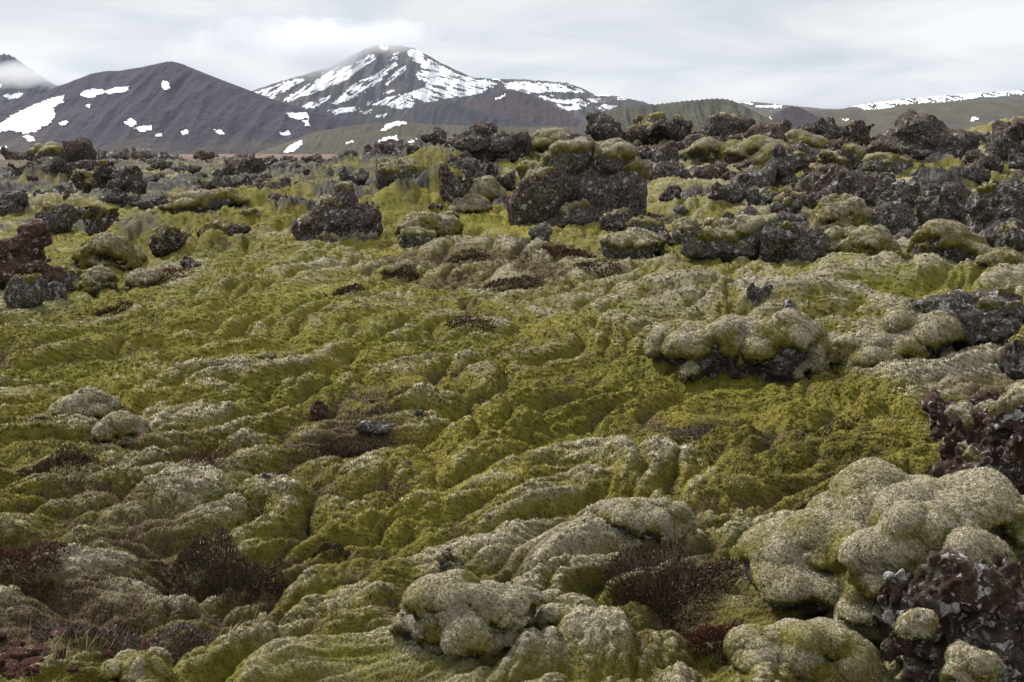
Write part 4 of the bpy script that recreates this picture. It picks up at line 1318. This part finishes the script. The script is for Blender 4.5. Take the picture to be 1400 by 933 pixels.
def shrub(u, v, w, h, label, mat=M_LEAF, n=2600, leaf=1.0, name='heath_shrub', dr=.9, flat=False, group='low heath shrubs'):
    d = dist(u, v)
    W = w / FPX * d
    Dp = W * dr
    c = at(u, v, d + Dp * .45)
    H = h / FPX * d * .36
    a, rr = rz.uniform(0, 6.283, n), np.sqrt(rz.random(n))
    x, y = np.cos(a) * rr * W * .5, np.sin(a) * rr * Dp * .5
    edge = 1 + .35 * perlin2(x / (W * .18) + u, y / (W * .18), 61)
    q = np.clip(1 - (rr / np.clip(edge, .5, 1.3)) ** 2, 0, 1)
    keep = (q > .02) & (perlin2(x / .09 + u, y / .09, 62) > -.42)
    x, y, q, rr = x[keep], y[keep], q[keep], rr[keep]
    n = len(x)
    g = ground(x + c[0], y + c[1])[0]
    gc = gz(c[0], c[1])
    lay = 1 - .55 * rz.random(n) ** 2
    top_ = H * np.sqrt(q) * (1 + .3 * perlin2(x / .12 + u, y / .12, 63))
    z = g - gc + top_ * lay
    P = np.c_[x, y, z]
    Nn = np.c_[x / W * 1.6, y / Dp * 1.6, np.ones(n) * .8]
    px = d / 1138
    L = max(.016, 2.4 * px) * leaf * rz.uniform(.6, 1.4, n)
    root = bpy.data.objects.new(name, None)
    COL.objects.link(root)
    root.location = (c[0], c[1], gc)
    root['label'], root['category'], root['group'] = label, 'shrub', group
    fo = leaves(P, Nn, L, L * .3, mat, 'foliage', root, 'stuff')
    k = max(60, n // 6)
    i = rz.integers(0, n, k)
    P0 = np.c_[x[i] * .8, y[i] * .8, (g[i] - gc) + .1 * top_[i]]
    Pt = np.c_[x[i], y[i], (g[i] - gc) + top_[i] * rz.uniform(.8, 1.25, k)]
    dv_ = Pt - P0
    LL = np.linalg.norm(dv_, axis=1)
    leaves(P0, dv_ / LL[:, None] * 4, LL, np.full(k, max(.0025, .35 * px)), M_TWIG, 'twigs', root, 'stuff')
    TRI[0] += 2 * n


shrub(308, 802, 190, 130, 'large dark red brown domed heath shrub at the lower left', n=6500)
shrub(915, 838, 225, 130, 'broad dark brown heath shrub under the grey moss ledge right of centre', n=7500, dr=1.1)
shrub(1112, 688, 62, 58, 'small dark olive shrub alone in the deep green moss hollow', M_OLIVE, 2200)
shrub(28, 800, 150, 62, 'rusty brown heath shrub at the left edge of the foreground', M_RUST, 3600)
shrub(85, 668, 120, 62, 'dark straggling heath patch on the left slope below the ash grey boulder', M_LEAF, 3000)
shrub(488, 622, 104, 44, 'brown heath around the flat blue grey stone in mid field', M_LEAF, 3000)
shrub(548, 376, 62, 20, 'small brown heath patch in the upper moss field left of centre', M_LEAF, 1400)
shrub(470, 408, 56, 16, 'brown heath strip on the upper left of the green moss slope', M_LEAF, 1000)
shrub(702, 396, 84, 26, 'red brown heath patch at the top of the moss field in the centre', M_LEAF, 1800)
shrub(778, 356, 76, 28, 'dark red heath tuft under the low grey lava slab', M_RUST, 1500)
shrub(640, 362, 60, 14, 'thin brown heath on the pale moss swell left of the pale crusted rock', M_LEAF, 900)
shrub(820, 378, 70, 14, 'sparse brown heath on the pale moss right of the dark red tuft', M_LEAF, 800)
shrub(212, 391, 92, 15, 'red brown heath strip along the flat pale rock at the left', M_RUST, 1300)
shrub(150, 430, 60, 18, 'dark heath tuft on the green bank below the grey rocks at the left', M_LEAF, 900)
shrub(645, 452, 70, 16, 'red brown heath streak in the middle of the moss field', M_LEAF, 900)
shrub(1250, 498, 110, 18, 'red twiggy heath under the pale pointed moss boulder', M_RUST, 1500)
shrub(1140, 470, 48, 14, 'dark brown bare patch of heath left of the pale pointed boulder', M_LEAF, 800)
shrub(975, 592, 130, 26, 'grey purple heath twigs on the pale moss crest right of centre', M_PURPLE, 2000)
shrub(985, 900, 120, 66, 'reddish heath at the bottom beside the sloping moss shoulder', M_RUST, 3600)
shrub(1130, 590, 70, 16, 'thin dark heath in the green moss bowl at the right', M_OLIVE, 900)
shrub(450, 745, 60, 26, 'dark heath tuft right of the large domed heath shrub', M_OLIVE, 1200)
shrub(120, 880, 170, 34, 'grey brown heath mat above the red cinder stones', M_PURPLE, 3000)
shrub(240, 890, 170, 34, 'grey brown heath mat behind the tilted mossy slab', M_PURPLE, 2600)


def grass(u, v, w, n, hpx, mat, name, label=None):
    d = dist(u, v)
    W = w / FPX * d
    c = at(u, v, d)
    x, y = c[0] + rz.normal(0, W * .25, n), c[1] + rz.normal(0, W * .3, n)
    z = ground(x, y)[0]
    L = hpx / FPX * d * rz.uniform(.5, 1.3, n)
    Nn = np.c_[rz.normal(.25, .5, n), rz.normal(0, .5, n), np.ones(n) * .9] * 2
    o = leaves(np.c_[x, y, z], Nn, L, np.full(n, .4 * d / 1138), mat, name, None)
    if label:
        o['label'], o['category'] = label, 'grass tuft'
    else:
        o['kind'] = 'stuff'


grass(280, 645, 62, 260, 24, M_RUST, 'grass_tuft', 'rust red tuft of dry grass on the left slope')
for (u, v, w, n, hp) in ((110, 900, 260, 110, 44), (230, 700, 240, 60, 26), (470, 720, 200, 40, 28), (680, 800, 200, 30, 32), (330, 880, 160, 50, 36), (60, 760, 120, 50, 30), (950, 640, 200, 30, 14)):
    grass(u, v, w, n, hp, M_STRAW, 'dry_grass')

# power poles on the brown plain
M_POLE, t_, b_ = material('weathered_timber', .8)
b_.inputs['Base Color'].default_value = (.2, .19, .18, 1)


def pole(u, vtop, vfoot, d, label):
    foot = at(u, vfoot, d)
    foot[2] = gz(foot[0], foot[1])
    H = at(u, vtop, d)[2] - foot[2]
    root = bpy.data.objects.new('power_pole', None)
    COL.objects.link(root)
    root.location = foot
    root['label'], root['category'], root['group'] = label, 'power pole', 'power poles on the plain'

    def tube(name, pts, r):
        V, F = [], []
        for k, (p_, rr) in enumerate(zip(pts, r)):
            for j in range(8):
                a = j * math.pi / 4
                V.append((p_[0] + rr * math.cos(a), p_[1] + rr * math.sin(a), p_[2]))
        F = [(k * 8 + j, k * 8 + (j + 1) % 8, (k + 1) * 8 + (j + 1) % 8, (k + 1) * 8 + j) for k in range(len(pts) - 1) for j in range(8)]
        add(name, mesh_np(name, np.array(V), np.array(F), M_POLE), root)
    tube('post', [(-.9, 0, -1), (-.9, 0, H * .5), (-.9, 0, H)], [.2, .18, .15])
    tube('post', [(.9, 0, -1), (.9, 0, H * .5), (.9, 0, H)], [.2, .18, .15])
    V = np.array([(sx * 2.6, sy * .12, H * .92 + sz * .14) for sx in (-1, 1) for sy in (-1, 1) for sz in (-1, 1)])
    F = np.array([(0, 1, 3, 2), (4, 6, 7, 5), (0, 4, 5, 1), (2, 3, 7, 6), (0, 2, 6, 4), (1, 5, 7, 3)])
    add('crossarm', mesh_np('crossarm', V, F, M_POLE, False), root)


pole(243, 212, 222, 900, 'thin power pole on the brown plain right of the ragged black boulder')
pole(215, 217, 226, 760, 'thin power pole on the brown plain nearest the ragged black boulder')
print('small things', TRI[0], round(time.time() - T0, 1))
# ------------------------------------------------------------------ air
def box(name, lo, hi, mat):
    x0, y0, z0 = lo
    x1, y1, z1 = hi
    V = [(x0, y0, z0), (x1, y0, z0), (x1, y1, z0), (x0, y1, z0), (x0, y0, z1), (x1, y0, z1), (x1, y1, z1), (x0, y1, z1)]
    F = [(0, 3, 2, 1), (4, 5, 6, 7), (0, 1, 5, 4), (1, 2, 6, 5), (2, 3, 7, 6), (3, 0, 4, 7)]
    return add(name, mesh_np(name, np.array(V), np.array(F), mat, False))


M_HAZE = bpy.data.materials.new('haze')
M_HAZE.use_nodes = True
t = M_HAZE.node_tree
t.nodes.clear()
pv_ = N(t, 'ShaderNodeVolumePrincipled')
pv_.inputs['Color'].default_value = (.68, .80, 1.0, 1)
pv_.inputs['Density'].default_value = 1.7e-5
pv_.inputs['Anisotropy'].default_value = .2
lk(t, pv_.outputs[0], N(t, 'ShaderNodeOutputMaterial').inputs['Volume'])
M_LOW_CLOUD = bpy.data.materials.new('low_cloud')  # low cloud hugging the mountain tops, built as volumes
M_LOW_CLOUD.use_nodes = True
t = M_LOW_CLOUD.node_tree
t.nodes.clear()
pm = N(t, 'ShaderNodeVolumePrincipled')
pm.inputs['Color'].default_value = (.90, .92, .95, 1)
tcm = N(t, 'ShaderNodeTexCoord')
lenn = N(t, 'ShaderNodeVectorMath', operation='LENGTH')
lk(t, tcm.outputs['Object'], lenn.inputs[0])
geo = N(t, 'ShaderNodeNewGeometry')
nm = noise(t, geo.outputs['Position'], .0022, 6, .68)
dens = math_node(t, 'SUBTRACT', math_node(t, 'ADD', math_node(t, 'MULTIPLY', nm, 3.4), -.92), math_node(t, 'MULTIPLY', lenn.outputs['Value'], 1.0), True)
lk(t, math_node(t, 'MULTIPLY', dens, .0062), pm.inputs['Density'])
lk(t, pm.outputs[0], N(t, 'ShaderNodeOutputMaterial').inputs['Volume'])
Vs_, Fs_ = ICO3
for (u, v, dd, a, bb, c_) in ((15, 100, 5900, 430, 400, 80), (98, 110, 5900, 280, 300, 80), (400, 66, 6800, 760, 420, 190), (505, 48, 7050, 460, 330, 110)):
    mo = add('low_cloud', mesh_np('low_cloud', Vs_, Fs_, M_LOW_CLOUD), None, tuple(at(u, v, dd)))
    mo.scale = (a, bb, c_)
    mo['kind'] = 'stuff'
bpy.context.view_layer.update()
top = max((o.matrix_world @ Vector(c)).z for o in COL.objects if o.type == 'MESH' for c in o.bound_box)
hz = box('haze', (-13000, -12500, -70), (13000, 13500, top + 60), M_HAZE)
hz['kind'] = 'stuff'
print('tri', sum(len(o.data.loops) - 2 * len(o.data.polygons) for o in COL.objects if o.type == 'MESH'), file=__import__('sys').stderr)
print('done', TRI[0], round(time.time() - T0, 1))
